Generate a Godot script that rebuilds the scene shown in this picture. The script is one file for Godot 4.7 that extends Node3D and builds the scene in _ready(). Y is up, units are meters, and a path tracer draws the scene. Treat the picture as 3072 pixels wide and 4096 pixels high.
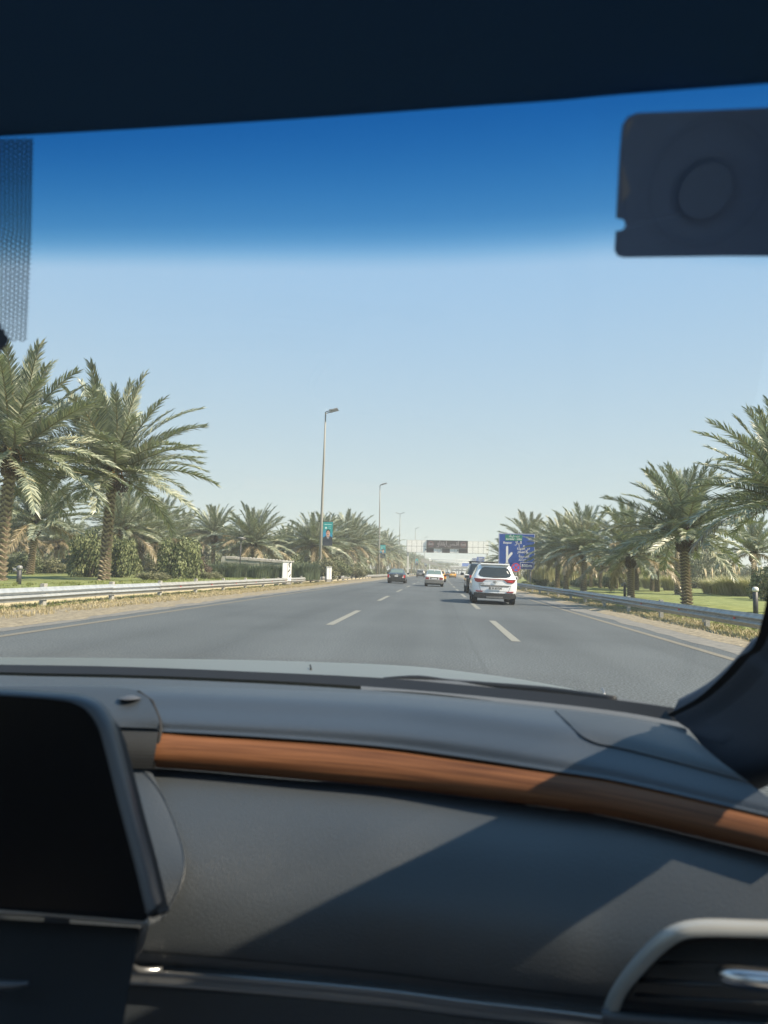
extends Node3D
# A six lane road lined with date palms, seen from the passenger seat of a car.
# World: metres, y up, the road runs along -Z and bends slowly to the right.

const EYE := Vector3(0, 1.2, 0)
var rng := RandomNumberGenerator.new()
var M := {}
var used := {}
var frond_meshes := []
var dry_frond_meshes := []
var crown_meshes := []
var trunk_mesh: ArrayMesh
var boot_mesh: ArrayMesh
var leaf_meshes := {}

# ------------------------------------------------------------------ naming

func numbered(called: String) -> String:
	if not used.has(called):
		used[called] = 0
		return called
	used[called] += 1
	return "%s_%03d" % [called, used[called]]

func tag(o: Node3D, label := "", category := "", group := "", kind := "") -> Node3D:
	if label: o.set_meta("label", label)
	if category: o.set_meta("category", category)
	if group: o.set_meta("group", group)
	if kind: o.set_meta("kind", kind)
	return o

func thing(called: String, label: String, category: String, at := Vector3.ZERO, turn := 0.0, group := "") -> Node3D:
	var o := Node3D.new()
	o.name = numbered(called)
	add_child(o)
	o.position = at
	o.rotation.y = turn
	tag(o, label, category, group)
	return o

func part(called: String, mesh: Mesh, mat: Material, parent: Node, at := Vector3.ZERO) -> MeshInstance3D:
	var o := MeshInstance3D.new()
	var k := 0
	var n := called
	while parent.has_node(NodePath(n)):
		k += 1
		n = "%s_%03d" % [called, k]
	o.name = n
	o.mesh = mesh
	o.material_override = mat
	o.position = at
	parent.add_child(o, true)
	return o

func struct(called: String, mesh: Mesh, mat: Material) -> MeshInstance3D:
	var o := MeshInstance3D.new()
	o.name = numbered(called)
	o.mesh = mesh
	o.material_override = mat
	o.set_meta("kind", "structure")
	add_child(o)
	return o

# ------------------------------------------------------------------ materials

func lin(r: float, g: float, b: float) -> Color:
	return Color(r, g, b).linear_to_srgb()

func mat(c: Color, rough := 0.7, metal := 0.0, spec := 0.5) -> StandardMaterial3D:
	var m := StandardMaterial3D.new()
	m.albedo_color = c
	m.roughness = rough
	m.metallic = metal
	m.metallic_specular = spec
	return m

func noise_tex(a: Color, b: Color, freq: float, seed_: int, size := 512, octaves := 4, mid := 0.5) -> NoiseTexture2D:
	var n := FastNoiseLite.new()
	n.seed = seed_
	n.frequency = freq
	n.fractal_octaves = octaves
	n.noise_type = FastNoiseLite.TYPE_SIMPLEX_SMOOTH
	var t := NoiseTexture2D.new()
	t.width = size
	t.height = size
	t.seamless = true
	t.noise = n
	var g := Gradient.new()
	g.set_color(0, a)
	g.set_color(1, b)
	g.set_offset(0, mid - 0.32)
	g.set_offset(1, mid + 0.32)
	t.color_ramp = g
	return t

func noisy(a: Color, b: Color, freq: float, metres: float, rough: float, seed_: int, bump := 0.0, spec := 0.4) -> StandardMaterial3D:
	# world-sized mottling: one tile of the noise covers so many metres
	var m := mat(Color.WHITE, rough, 0.0, spec)
	m.albedo_texture = noise_tex(a, b, freq, seed_)
	m.uv1_triplanar = true
	m.uv1_world_triplanar = true
	m.uv1_scale = Vector3.ONE / metres
	if bump > 0.0:
		m.heightmap_enabled = true
		m.heightmap_texture = noise_tex(Color.BLACK, Color.WHITE, freq * 2.0, seed_ + 7)
		m.heightmap_scale = bump
	return m

# ------------------------------------------------------------------ mesh helpers

func tool(flat := false) -> SurfaceTool:
	var st := SurfaceTool.new()
	st.begin(Mesh.PRIMITIVE_TRIANGLES)
	st.set_smooth_group(-1 if flat else 0)
	return st

func done(st: SurfaceTool) -> ArrayMesh:
	st.generate_normals()
	return st.commit()

func tri(st: SurfaceTool, a: Vector3, b: Vector3, c: Vector3) -> void:
	for v in [a, b, c]:
		st.set_uv(Vector2(v.x, v.y))
		st.add_vertex(v)

func quad(st: SurfaceTool, a: Vector3, b: Vector3, c: Vector3, d: Vector3) -> void:
	tri(st, a, b, c)
	tri(st, a, c, d)

func box(st: SurfaceTool, c: Vector3, s: Vector3, basis_ := Basis(), taper := Vector2.ONE) -> void:
	# taper scales the top face in x and z
	var p := []
	for y in [-0.5, 0.5]:
		var k: Vector2 = taper if y > 0 else Vector2.ONE
		for q in [Vector2(-0.5, -0.5), Vector2(0.5, -0.5), Vector2(0.5, 0.5), Vector2(-0.5, 0.5)]:
			p.append(c + basis_ * Vector3(q.x * s.x * k.x, y * s.y, q.y * s.z * k.y))
	quad(st, p[0], p[3], p[2], p[1])
	quad(st, p[4], p[5], p[6], p[7])
	for i in 4:
		var j := (i + 1) % 4
		quad(st, p[i], p[j], p[4 + j], p[4 + i])

func box_mesh(s: Vector3, c := Vector3.ZERO, b := Basis()) -> ArrayMesh:
	var st := tool(true)
	box(st, c, s, b)
	return done(st)

func round_box(st: SurfaceTool, c: Vector3, s: Vector3, r: float, b := Basis()) -> void:
	# a box whose four long (y) edges are chamfered and whose rims are broken
	var o := []
	for lvl in [[-0.5, r], [-0.5 + r / s.y, 0.0], [0.5 - r / s.y, 0.0], [0.5, r]]:
		var hx: float = s.x / 2 - lvl[1]
		var hz: float = s.z / 2 - lvl[1]
		var ring := []
		for q in [[hx, hz - r], [hx - r, hz], [-hx + r, hz], [-hx, hz - r], [-hx, -hz + r], [-hx + r, -hz], [hx - r, -hz], [hx, -hz + r]]:
			ring.append(c + b * Vector3(q[0], lvl[0] * s.y, q[1]))
		o.append(ring)
	for i in 3:
		for k in 8:
			var n := (k + 1) % 8
			quad(st, o[i][k], o[i][n], o[i + 1][n], o[i + 1][k])
	for k in range(1, 7):
		tri(st, o[0][0], o[0][k + 1], o[0][k])
		tri(st, o[3][0], o[3][k], o[3][k + 1])

func tube(st: SurfaceTool, pts: Array, radii, sides := 8, caps := true) -> void:
	var rings := []
	var side := Vector3.ZERO
	for i in pts.size():
		var t: Vector3 = (pts[mini(i + 1, pts.size() - 1)] - pts[maxi(i - 1, 0)]).normalized()
		if side == Vector3.ZERO:
			side = t.cross(Vector3.UP if absf(t.y) < 0.95 else Vector3.RIGHT).normalized()
		side = (side - t * side.dot(t)).normalized()
		var up := side.cross(t)
		var r: float = radii[i] if radii is Array else radii
		var ring := []
		for k in sides:
			var a := TAU * k / sides
			ring.append(pts[i] + (side * cos(a) + up * sin(a)) * r)
		rings.append(ring)
	for i in pts.size() - 1:
		for k in sides:
			var n := (k + 1) % sides
			quad(st, rings[i][k], rings[i + 1][k], rings[i + 1][n], rings[i][n])
	if caps:
		for k in range(1, sides - 1):
			tri(st, rings[0][0], rings[0][k], rings[0][k + 1])
			tri(st, rings[-1][0], rings[-1][k + 1], rings[-1][k])

func tube_mesh(pts: Array, radii, sides := 8) -> ArrayMesh:
	var st := tool()
	tube(st, pts, radii, sides)
	return done(st)

func smooth_line(pts: Array, n: int) -> Array:
	var o := []
	for i in pts.size() - 1:
		var a: Vector3 = pts[maxi(i - 1, 0)]
		var b: Vector3 = pts[i]
		var c: Vector3 = pts[i + 1]
		var d: Vector3 = pts[mini(i + 2, pts.size() - 1)]
		for k in n:
			o.append(b.cubic_interpolate(c, a, d, float(k) / n))
	o.append(pts[-1])
	return o

func loft(st: SurfaceTool, rows: Array, size := 1.0) -> void:
	# rows of equally many points; uv in metres / size
	var n: int = rows[0].size()
	var us := [0.0]
	for k in range(1, n):
		us.append(us[k - 1] + rows[0][k].distance_to(rows[0][k - 1]) / size)
	var vs := [0.0]
	for i in range(1, rows.size()):
		vs.append(vs[i - 1] + rows[i][n / 2].distance_to(rows[i - 1][n / 2]) / size)
	for i in rows.size() - 1:
		for k in n - 1:
			for q in [[i, k], [i + 1, k], [i + 1, k + 1], [i, k], [i + 1, k + 1], [i, k + 1]]:
				st.set_uv(Vector2(us[q[1]], vs[q[0]]))
				st.set_uv2(Vector2(us[q[1]], vs[q[0]]))
				st.add_vertex(rows[q[0]][q[1]])

func grid(lines: Array, across := 6, between := 1) -> Array:
	# curves given by few points each, smoothed along and (between > 1) across
	var rows := []
	for l in lines:
		rows.append(smooth_line(l, across))
	if between > 1:
		var n: int = rows[0].size()
		var cols := []
		for k in n:
			var c := []
			for r in rows: c.append(r[k])
			cols.append(smooth_line(c, between))
		rows = []
		for i in cols[0].size():
			var r := []
			for k in n: r.append(cols[k][i])
			rows.append(r)
	return rows

func sheet(lines: Array, across := 6, between := 1, size := 1.0) -> ArrayMesh:
	var st := tool()
	loft(st, grid(lines, across, between), size)
	return done(st)

func slab(poly: Array, thick: Vector3, flat := true) -> ArrayMesh:
	# a planar outline given in space, pushed back along thick; closed all round
	var st := tool(flat)
	var o: Vector3 = poly[0]
	var e1: Vector3 = (poly[1] - o).normalized()
	var nrm := thick.normalized()
	e1 = (e1 - nrm * e1.dot(nrm)).normalized()
	var e2 := nrm.cross(e1)
	var flat2 := PackedVector2Array()
	for p in poly: flat2.append(Vector2((p - o).dot(e1), (p - o).dot(e2)))
	var idx := Geometry2D.triangulate_polygon(flat2)
	for i in range(0, idx.size(), 3):
		for k in [0, 1, 2]:
			st.set_uv(flat2[idx[i + k]])
			st.add_vertex(poly[idx[i + k]])
		for k in [0, 2, 1]:
			st.set_uv(flat2[idx[i + k]])
			st.add_vertex(poly[idx[i + k]] + thick)
	for i in poly.size():
		var j := (i + 1) % poly.size()
		quad(st, poly[i], poly[j], poly[j] + thick, poly[i] + thick)
	return done(st)

func plate(st: SurfaceTool, pts: PackedVector2Array, at: Transform3D, depth := 0.0) -> void:
	# a flat outline in the xy plane of a frame, with thickness along -z
	var idx := Geometry2D.triangulate_polygon(pts)
	for i in range(0, idx.size(), 3):
		var a := [pts[idx[i]], pts[idx[i + 1]], pts[idx[i + 2]]]
		for q in a:
			st.set_uv(q)
			st.add_vertex(at * Vector3(q.x, q.y, 0))
	if depth > 0.0:
		for i in pts.size():
			var p := pts[i]
			var q := pts[(i + 1) % pts.size()]
			quad(st, at * Vector3(p.x, p.y, 0), at * Vector3(q.x, q.y, 0), at * Vector3(q.x, q.y, -depth), at * Vector3(p.x, p.y, -depth))

func ellipse(rx: float, ry: float, n := 24, c := Vector2.ZERO) -> PackedVector2Array:
	var o := PackedVector2Array()
	for k in n: o.append(c + Vector2(cos(TAU * k / n) * rx, sin(TAU * k / n) * ry))
	return o

func rounded(w: float, h: float, r: float, c := Vector2.ZERO) -> PackedVector2Array:
	var o := PackedVector2Array()
	for q in [[1, 1, 0.0], [-1, 1, PI / 2], [-1, -1, PI], [1, -1, PI * 1.5]]:
		for k in 5:
			var a: float = q[2] + PI / 2 * k / 4.0
			o.append(c + Vector2(q[0] * (w / 2 - r) + cos(a) * r, q[1] * (h / 2 - r) + sin(a) * r))
	return o

func ring_mesh(rx: float, ry: float, width: float, depth := 0.01, n := 24) -> ArrayMesh:
	var st := tool(true)
	for k in n:
		var a := TAU * k / n
		var b := TAU * (k + 1) / n
		var p := []
		for q in [a, b]:
			p.append(Vector3(cos(q) * rx, sin(q) * ry, 0))
			p.append(Vector3(cos(q) * (rx - width), sin(q) * (ry - width), 0))
		quad(st, p[0], p[1], p[3], p[2])
		var z := Vector3(0, 0, -depth)
		quad(st, p[0], p[2], p[2] + z, p[0] + z)
	return done(st)

func strokes(lines: Array, width: float, scale_: float, dots := []) -> ArrayMesh:
	# handwriting: ribbons along polylines (x grows to the left, as the script is written), with round dots
	var st := tool(true)
	for l in lines:
		for i in l.size() - 1:
			var a := Vector2(-l[i][0], l[i][1]) * scale_
			var b := Vector2(-l[i + 1][0], l[i + 1][1]) * scale_
			var t := (b - a).normalized()
			var n := Vector2(-t.y, t.x) * width / 2
			a -= t * width * 0.35
			b += t * width * 0.35
			quad(st, Vector3(a.x + n.x, a.y + n.y, 0), Vector3(b.x + n.x, b.y + n.y, 0), Vector3(b.x - n.x, b.y - n.y, 0), Vector3(a.x - n.x, a.y - n.y, 0))
	for d in dots:
		plate(st, ellipse(width * 0.62, width * 0.62, 6, Vector2(-d[0], d[1]) * scale_), Transform3D())
	return done(st)

func text(s: String, h: float, bold := true) -> TextMesh:
	var t := TextMesh.new()
	var f := SystemFont.new()
	f.font_names = ["Droid Sans"]
	f.font_weight = 700 if bold else 400
	t.font = f
	t.text = s
	t.font_size = 32
	t.pixel_size = h / 23.0
	t.depth = 0.004
	return t

# the way the road goes: u metres right of the camera's line, d metres ahead
func bend(d: float) -> float:
	var x := 4.3e-5 * d * d
	if d > 300.0: x += 1.6e-4 * (d - 300.0) * (d - 300.0)
	return x

func fall(u: float) -> float:
	return -0.02 * maxf(u, 0.0) + 0.004 * minf(u, 0.0) * -1.0

func road(u: float, d: float, h := 0.0) -> Vector3:
	return Vector3(u + bend(d), h, -d)

func on_road(u: float, d: float, lift := 0.0) -> Vector3:
	return road(u, d, fall(u) + lift)

# ------------------------------------------------------------------ the scene

func _ready() -> void:
	rng.seed = 20240
	var cam := Camera3D.new()
	cam.name = "camera"
	add_child(cam)
	cam.transform = Transform3D(Basis(Vector3(0.997, 0.023, -0.07), Vector3(-0.017, 0.996, 0.083), Vector3(0.072, -0.082, 0.994)).orthonormalized(), EYE)
	cam.keep_aspect = Camera3D.KEEP_HEIGHT
	cam.near = 0.05
	cam.far = 6000.0
	var lens := CameraAttributesPhysical.new()
	lens.frustum_focal_length = 16.926      # 24 mm high frame: 70.7 degrees
	lens.frustum_focus_distance = 42.0
	lens.exposure_aperture = 4.2
	lens.frustum_near = 0.05
	lens.frustum_far = 6000.0
	cam.attributes = lens
	cam.current = true

	var sky_mat := ProceduralSkyMaterial.new()
	sky_mat.sky_top_color = lin(0.112, 0.238, 0.405)
	sky_mat.sky_horizon_color = lin(0.378, 0.414, 0.362)
	sky_mat.sky_curve = 0.2
	sky_mat.ground_bottom_color = lin(0.20, 0.18, 0.15)
	sky_mat.ground_horizon_color = lin(0.32, 0.33, 0.30)
	sky_mat.ground_curve = 0.05
	sky_mat.sun_angle_max = 8.0
	var env := Environment.new()
	env.background_mode = Environment.BG_SKY
	env.sky = Sky.new()
	env.sky.sky_material = sky_mat
	env.tonemap_mode = Environment.TONE_MAPPER_LINEAR
	env.tonemap_exposure = 2.1
	env.ambient_light_source = Environment.AMBIENT_SOURCE_SKY
	env.sdfgi_enabled = true
	env.ssao_enabled = true
	env.ssil_enabled = true
	env.fog_enabled = true
	env.fog_density = 0.00085
	env.fog_light_color = lin(0.86, 0.89, 0.86)
	var we := WorldEnvironment.new()
	we.name = "environment"
	we.environment = env
	add_child(we)

	var sun := DirectionalLight3D.new()
	sun.name = "sun"
	sun.light_energy = 1.6
	sun.light_color = Color(1.0, 0.935, 0.83)
	sun.light_angular_distance = 0.53
	sun.shadow_enabled = true
	add_child(sun)
	# high on the right, a little behind the car
	var az := deg_to_rad(107.0)
	var el := deg_to_rad(45.0)
	sun.look_at_from_position(Vector3.ZERO, -Vector3(sin(az) * cos(el), sin(el), -cos(az) * cos(el)), Vector3.UP)

	make_materials()
	build_ground()
	build_rails()
	build_gantries()
	build_signs()
	build_lamps()
	build_traffic()
	build_palms()
	build_plants()
	build_small_things()
	build_cabin()

func make_materials() -> void:
	M.asphalt = mat(Color.WHITE, 0.78, 0.0, 0.4)
	M.asphalt.albedo_texture = worn_asphalt()
	M.asphalt.uv1_scale = Vector3(1.0 / 14.8, 1.0 / 64.0, 1.0)
	M.asphalt.detail_enabled = true
	M.asphalt.detail_albedo = noise_tex(Color(0.40, 0.40, 0.40), Color(0.66, 0.66, 0.66), 0.16, 9)
	M.asphalt.detail_blend_mode = BaseMaterial3D.BLEND_MODE_MUL
	M.asphalt.detail_uv_layer = BaseMaterial3D.DETAIL_UV_2
	M.asphalt.uv2_scale = Vector3(0.31, 0.31, 1.0)
	M.paint = noisy(lin(0.15, 0.155, 0.14), lin(0.245, 0.245, 0.215), 0.05, 1.1, 0.75, 4)
	M.paint_old = noisy(lin(0.125, 0.12, 0.10), lin(0.175, 0.165, 0.135), 0.05, 1.6, 0.8, 5)
	M.sand = noisy(lin(0.16, 0.14, 0.10), lin(0.265, 0.235, 0.17), 0.03, 3.5, 0.95, 6, 1.5)
	M.lawn = noisy(lin(0.115, 0.145, 0.045), lin(0.215, 0.24, 0.09), 0.02, 11.0, 0.95, 8, 2.0)
	M.dusty = noisy(lin(0.125, 0.128, 0.122), lin(0.185, 0.178, 0.16), 0.03, 4.0, 0.85, 33, 0.1)
	M.earth = noisy(lin(0.13, 0.125, 0.075), lin(0.22, 0.2, 0.13), 0.02, 30.0, 0.95, 11)
	M.kerb = noisy(lin(0.40, 0.36, 0.25), lin(0.55, 0.50, 0.37), 0.04, 1.3, 0.9, 12)
	M.rail = noisy(lin(0.24, 0.25, 0.245), lin(0.42, 0.42, 0.39), 0.02, 2.6, 0.55, 13, 0.0, 0.5)
	M.rail_new = noisy(lin(0.34, 0.37, 0.39), lin(0.46, 0.49, 0.50), 0.02, 2.3, 0.42, 14)
	M.rail.metallic = 0.25
	M.rail_new.metallic = 0.35
	M.post = noisy(lin(0.28, 0.28, 0.25), lin(0.42, 0.41, 0.37), 0.03, 0.9, 0.8, 15)
	M.reflector = mat(lin(0.50, 0.035, 0.04), 0.35)
	M.white_panel = noisy(lin(0.82, 0.82, 0.79), lin(0.89, 0.89, 0.87), 0.01, 6.0, 0.5, 16)
	M.white_truss = mat(lin(0.78, 0.78, 0.76), 0.6)
	M.white_metal = mat(lin(0.62, 0.62, 0.59), 0.5)
	M.grey_metal = mat(lin(0.20, 0.205, 0.205), 0.5, 0.3)
	M.dark_metal = mat(lin(0.05, 0.052, 0.055), 0.5, 0.2)
	M.pole = noisy(lin(0.23, 0.23, 0.21), lin(0.31, 0.31, 0.28), 0.03, 2.0, 0.6, 17)
	M.joint = mat(lin(0.12, 0.12, 0.115), 0.8)
	M.sign_blue = noisy(lin(0.010, 0.062, 0.29), lin(0.014, 0.078, 0.34), 0.02, 3.0, 0.5, 18)
	M.sign_navy = mat(lin(0.012, 0.035, 0.19), 0.5)
	M.sign_green = mat(lin(0.015, 0.20, 0.135), 0.5)
	M.sign_white = mat(lin(0.78, 0.78, 0.76), 0.5)
	M.sign_red = mat(lin(0.52, 0.03, 0.06), 0.5)
	M.sign_sky = mat(lin(0.03, 0.16, 0.62), 0.5)
	M.led = mat(lin(0.035, 0.027, 0.03), 0.6)
	M.led_text = mat(lin(0.33, 0.30, 0.31), 0.6)
	M.led_ring = mat(lin(0.24, 0.10, 0.10), 0.6)
	M.concrete = noisy(lin(0.30, 0.29, 0.26), lin(0.42, 0.41, 0.38), 0.02, 5.0, 0.9, 19)
	M.stone = noisy(lin(0.28, 0.28, 0.25), lin(0.40, 0.40, 0.36), 0.03, 2.2, 0.9, 20)
	M.brick = noisy(lin(0.24, 0.11, 0.08), lin(0.33, 0.17, 0.12), 0.04, 2.0, 0.9, 21)
	M.trunk = noisy(lin(0.62, 0.60, 0.56), lin(0.98, 0.97, 0.94), 0.05, 0.8, 0.95, 22)
	M.trunk.vertex_color_use_as_albedo = true
	M.boot = noisy(lin(0.055, 0.042, 0.028), lin(0.16, 0.125, 0.08), 0.06, 0.6, 0.95, 23)
	M.bark = noisy(lin(0.09, 0.075, 0.055), lin(0.16, 0.14, 0.11), 0.05, 1.0, 0.95, 24)
	M.dates = noisy(lin(0.035, 0.014, 0.010), lin(0.12, 0.04, 0.022), 0.09, 0.4, 0.5, 25)
	M.stalk = mat(lin(0.36, 0.17, 0.05), 0.7)
	for q in [["frond", 0.0], ["dry", 0.0]]:
		var m := mat(Color.WHITE, 0.42, 0.0, 0.55)
		m.vertex_color_use_as_albedo = true
		m.backlight_enabled = true
		m.backlight = Color(0.5, 0.55, 0.40)
		M[q[0]] = m
	M.leaf = mat(Color.WHITE, 0.6, 0.0, 0.4)
	M.leaf.vertex_color_use_as_albedo = true
	M.leaf.backlight_enabled = true
	M.leaf.backlight = Color(0.35, 0.4, 0.2)
	M.tyre = mat(lin(0.018, 0.018, 0.019), 0.85)
	M.rim = mat(lin(0.32, 0.33, 0.34), 0.35, 0.6)
	M.black_trim = noisy(lin(0.028, 0.029, 0.03), lin(0.045, 0.045, 0.045), 0.05, 0.8, 0.65, 26)
	M.car_glass = mat(lin(0.030, 0.036, 0.036), 0.06, 0.0, 0.6)
	M.car_glass_green = mat(lin(0.115, 0.16, 0.145), 0.08, 0.0, 0.6)
	M.tail_red = mat(lin(0.23, 0.012, 0.014), 0.15)
	M.tail_red.clearcoat_enabled = true
	M.tail_bright = mat(lin(0.55, 0.04, 0.045), 0.2)
	M.tail_white = mat(lin(0.62, 0.60, 0.58), 0.2)
	M.number_plate = mat(lin(0.62, 0.62, 0.60), 0.5)
	M.black = mat(lin(0.012, 0.012, 0.012), 0.7)
	M.chrome = mat(lin(0.60, 0.61, 0.62), 0.2, 0.95)
	for q in [["car_white", 0.80, 0.82, 0.83], ["car_black", 0.012, 0.014, 0.017], ["car_old_white", 0.68, 0.66, 0.62], ["car_yellow", 0.68, 0.36, 0.02], ["car_grey", 0.11, 0.125, 0.145], ["car_blue", 0.03, 0.05, 0.10]]:
		var m := mat(lin(q[1], q[2], q[3]), 0.38)
		m.clearcoat_enabled = true
		m.clearcoat = 1.0
		m.clearcoat_roughness = 0.08
		M[q[0]] = m
	M.bumper_grey = mat(lin(0.15, 0.15, 0.145), 0.55)

func worn_asphalt() -> ImageTexture:
	# one tile is the whole width of the road (14.8 m) by 64 m along it: wheel tracks, streaks, seams, patches
	var n := FastNoiseLite.new()
	n.seed = 51
	n.frequency = 0.02
	n.fractal_octaves = 4
	var w := 512
	var h := 1024
	var im := Image.create(w, h, false, Image.FORMAT_RGB8)
	for y in h:
		# a loop through the noise, so that the tile joins end to end
		var a := TAU * y / h
		for x in w:
			var u := -8.6 + 14.8 * x / w
			var streak := n.get_noise_3d(x * 0.9, cos(a) * 22.0, sin(a) * 22.0)
			var blotch := n.get_noise_3d(x * 0.22 + 700.0, cos(a) * 90.0, sin(a) * 90.0)
			var v := 1.0 + 0.20 * streak + 0.20 * blotch
			for c in [-4.15, -0.38, 3.1]:
				for s in [-0.78, 0.78]:
					v -= 0.085 * exp(-pow((u - c - s) / 0.32, 2.0))
				v -= 0.03 * exp(-pow((u - c) / 0.25, 2.0)) * (1.0 + streak)
			if absf(u - 0.62 - 0.03 * blotch) < 0.022 or absf(u + 3.2 - 0.05 * streak) < 0.018: v *= 0.86
			if u > 1.7 and u < 3.9 and y > 300 and y < 420: v *= 1.07
			if u > -5.8 and u < -3.6 and y > 660 and y < 860: v *= 0.93
			var fleck := n.get_noise_2d(x * 37.0, y * 29.0)
			if fleck > 0.52: v *= 1.14
			im.set_pixel(x, y, lin(0.292 * v, 0.336 * v, 0.358 * v))
	return ImageTexture.create_from_image(im)

func strip(us: Array, d0: float, d1: float, step: float, height: Callable, size := 1.0) -> ArrayMesh:
	var rows := []
	var d := d0
	while d < d1 + 0.01:
		var r := []
		for u in us: r.append(road(u, d, height.call(u, d)))
		rows.append(r)
		d += step * (1.0 if d < 80.0 else 3.0)
	var st := tool()
	loft(st, rows, size)
	return done(st)

func build_ground() -> void:
	var st := tool()
	box(st, Vector3(0, -1.1, -1500), Vector3(5000, 1.0, 5000))
	struct("ground", done(st), M.earth)
	var tarmac := struct("road", strip([-8.6, -6.0, -3.0, 0.0, 2.0, 4.0, 6.2], -12.0, 900.0, 4.0, func(u, _d): return fall(u)), M.asphalt)
	# painted markings lie on the road
	for k in 22:
		for side in [[-2.27, 15.7, 13.4, 5.9], [1.5, 13.5, 11.75, 5.7]]:
			var d: float = side[1] + side[2] * (k - 1)
			st = tool()
			var rows := []
			for j in 4:
				var q: float = d + side[3] * j / 3.0
				rows.append([on_road(side[0] - 0.085, q, 0.005), on_road(side[0] + 0.085, q, 0.005)])
			loft(st, rows)
			part("lane_dash", done(st), M.paint, tarmac)
	part("edge_line", strip([-6.95, -6.78], -6.0, 300.0, 2.0, func(u, _d): return fall(u) + 0.005), M.paint_old, tarmac)
	part("edge_line", strip([4.74, 4.92], -6.0, 300.0, 2.0, func(u, _d): return fall(u) + 0.005), M.paint_old, tarmac)
	# sandy verges with an uneven edge over the tarmac
	var wob := FastNoiseLite.new()
	wob.seed = 5
	wob.frequency = 0.35
	var left := func(u: float, d: float) -> float:
		if u > -7.9: return fall(u) + 0.006
		return 0.06 + 0.035 * wob.get_noise_2d(u * 6.0, d * 1.7) + (0.02 if u < -8.6 else 0.0)
	var rows_l := []
	var rows_r := []
	var d := -12.0
	while d < 420.0:
		var e := 0.42 * wob.get_noise_1d(d * 1.3) + 0.2 * wob.get_noise_1d(d * 5.0)
		rows_l.append([road(-11.3, d, 0.02), road(-10.4, d, left.call(-10.4, d)), road(-9.6, d, left.call(-9.6, d)), road(-8.8, d, left.call(-8.8, d)), road(-8.15 + e * 0.5, d, 0.062), road(-7.75 + e, d, fall(-7.75) + 0.004)])
		rows_r.append([road(5.95 + e * 0.35, d, fall(6.0) + 0.004), road(6.35 + e * 0.3, d, -0.085), road(6.9, d, -0.12 + 0.05 * wob.get_noise_2d(40.0, d * 2.0)), road(7.5, d, -0.16 + 0.05 * wob.get_noise_2d(60.0, d * 2.0)), road(8.4, d, -0.21)])
		d += 0.8 if d < 60.0 else 4.0
	st = tool()
	loft(st, rows_l)
	struct("verge_left", done(st), M.sand)
	st = tool()
	loft(st, rows_r)
	struct("verge_right", done(st), M.sand)
	# lawns
	struct("lawn_left", strip([-170.0, -90.0, -40.0, -24.0, -16.0, -12.5, -11.17], -12.0, 600.0, 3.0, func(u, d2): return 0.30 + 0.12 * smoothstep(-11.2, -14.0, u) + 0.05 * wob.get_noise_2d(u, d2)), M.lawn)
	struct("lawn_right", strip([8.0, 9.5, 12.0, 18.0, 28.0, 45.0, 80.0, 170.0], -12.0, 600.0, 3.0, func(u, d2): return -0.2 + 0.05 * wob.get_noise_2d(u, d2) * smoothstep(8.0, 12.0, u)), M.lawn)
	# the low pale stone edge of the raised lawn
	var kerb := thing("stone_kerb", "low pale yellow stone kerb edging the raised lawn behind the left guardrail", "kerb", road(-11.1, 8.0, 0.0))
	var block := []
	for v in 3:
		st = tool(true)
		round_box(st, Vector3.ZERO, Vector3(0.2, 0.34, 0.97), 0.015 + 0.006 * v)
		block.append(done(st))
	for k in 110:
		var q := 8.4 + k
		var b := part("kerb_stone", block[k % 3], M.kerb, kerb)
		b.position = road(-11.1 + rng.randf_range(-0.012, 0.012), q, 0.17 + rng.randf_range(-0.012, 0.012)) - kerb.position
		b.rotation.y = rng.randf_range(-0.01, 0.01)
	# dust blown over the edges of the tarmac
	var dust_l := []
	var dust_r := []
	d = -12.0
	while d < 420.0:
		var e := 0.3 * wob.get_noise_1d(d * 0.9 + 500.0)
		dust_l.append([road(-8.4, d, fall(-8.4) + 0.002), road(-7.35 + e, d, fall(-7.35) + 0.003)])
		dust_r.append([road(5.25 + e, d, fall(5.25 + e) + 0.003), road(6.25, d, fall(6.25) + 0.002)])
		d += 0.8 if d < 60.0 else 4.0
	for q in [dust_l, dust_r]:
		st = tool()
		loft(st, q)
		part("dusty_edge", done(st), M.dusty, tarmac)
	grass_patches()

func blade_clump(n: int, h: float, spread: float, lean: float, w: float, c0: Color, c1: Color, seed_: int) -> ArrayMesh:
	# blades that rise from a common foot, bend outwards and taper to a point; colours are linear
	var r := RandomNumberGenerator.new()
	r.seed = seed_
	var st := tool(true)
	for i in n:
		var a := r.randf() * TAU
		var foot := Vector3(cos(a), 0, sin(a)) * spread * sqrt(r.randf()) * 0.5
		var out := Vector3(cos(a + r.randf_range(-0.8, 0.8)), 0, sin(a + r.randf_range(-0.8, 0.8)))
		var hh := h * r.randf_range(0.55, 1.0)
		var l := lean * r.randf_range(0.3, 1.2)
		var side := out.cross(Vector3.UP) * w
		var p1 := foot + Vector3.UP * hh * 0.55 + out * l * 0.25 * hh
		var p2 := foot + Vector3.UP * hh * (1.0 - 0.25 * l) + out * l * 0.95 * hh
		st.set_color(c0.lerp(c1, r.randf()))
		for v in [foot - side, foot + side, p1 + side * 0.8, foot - side, p1 + side * 0.8, p1 - side * 0.8, p1 - side * 0.8, p1 + side * 0.8, p2]:
			st.add_vertex(v)
	return done(st)

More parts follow.
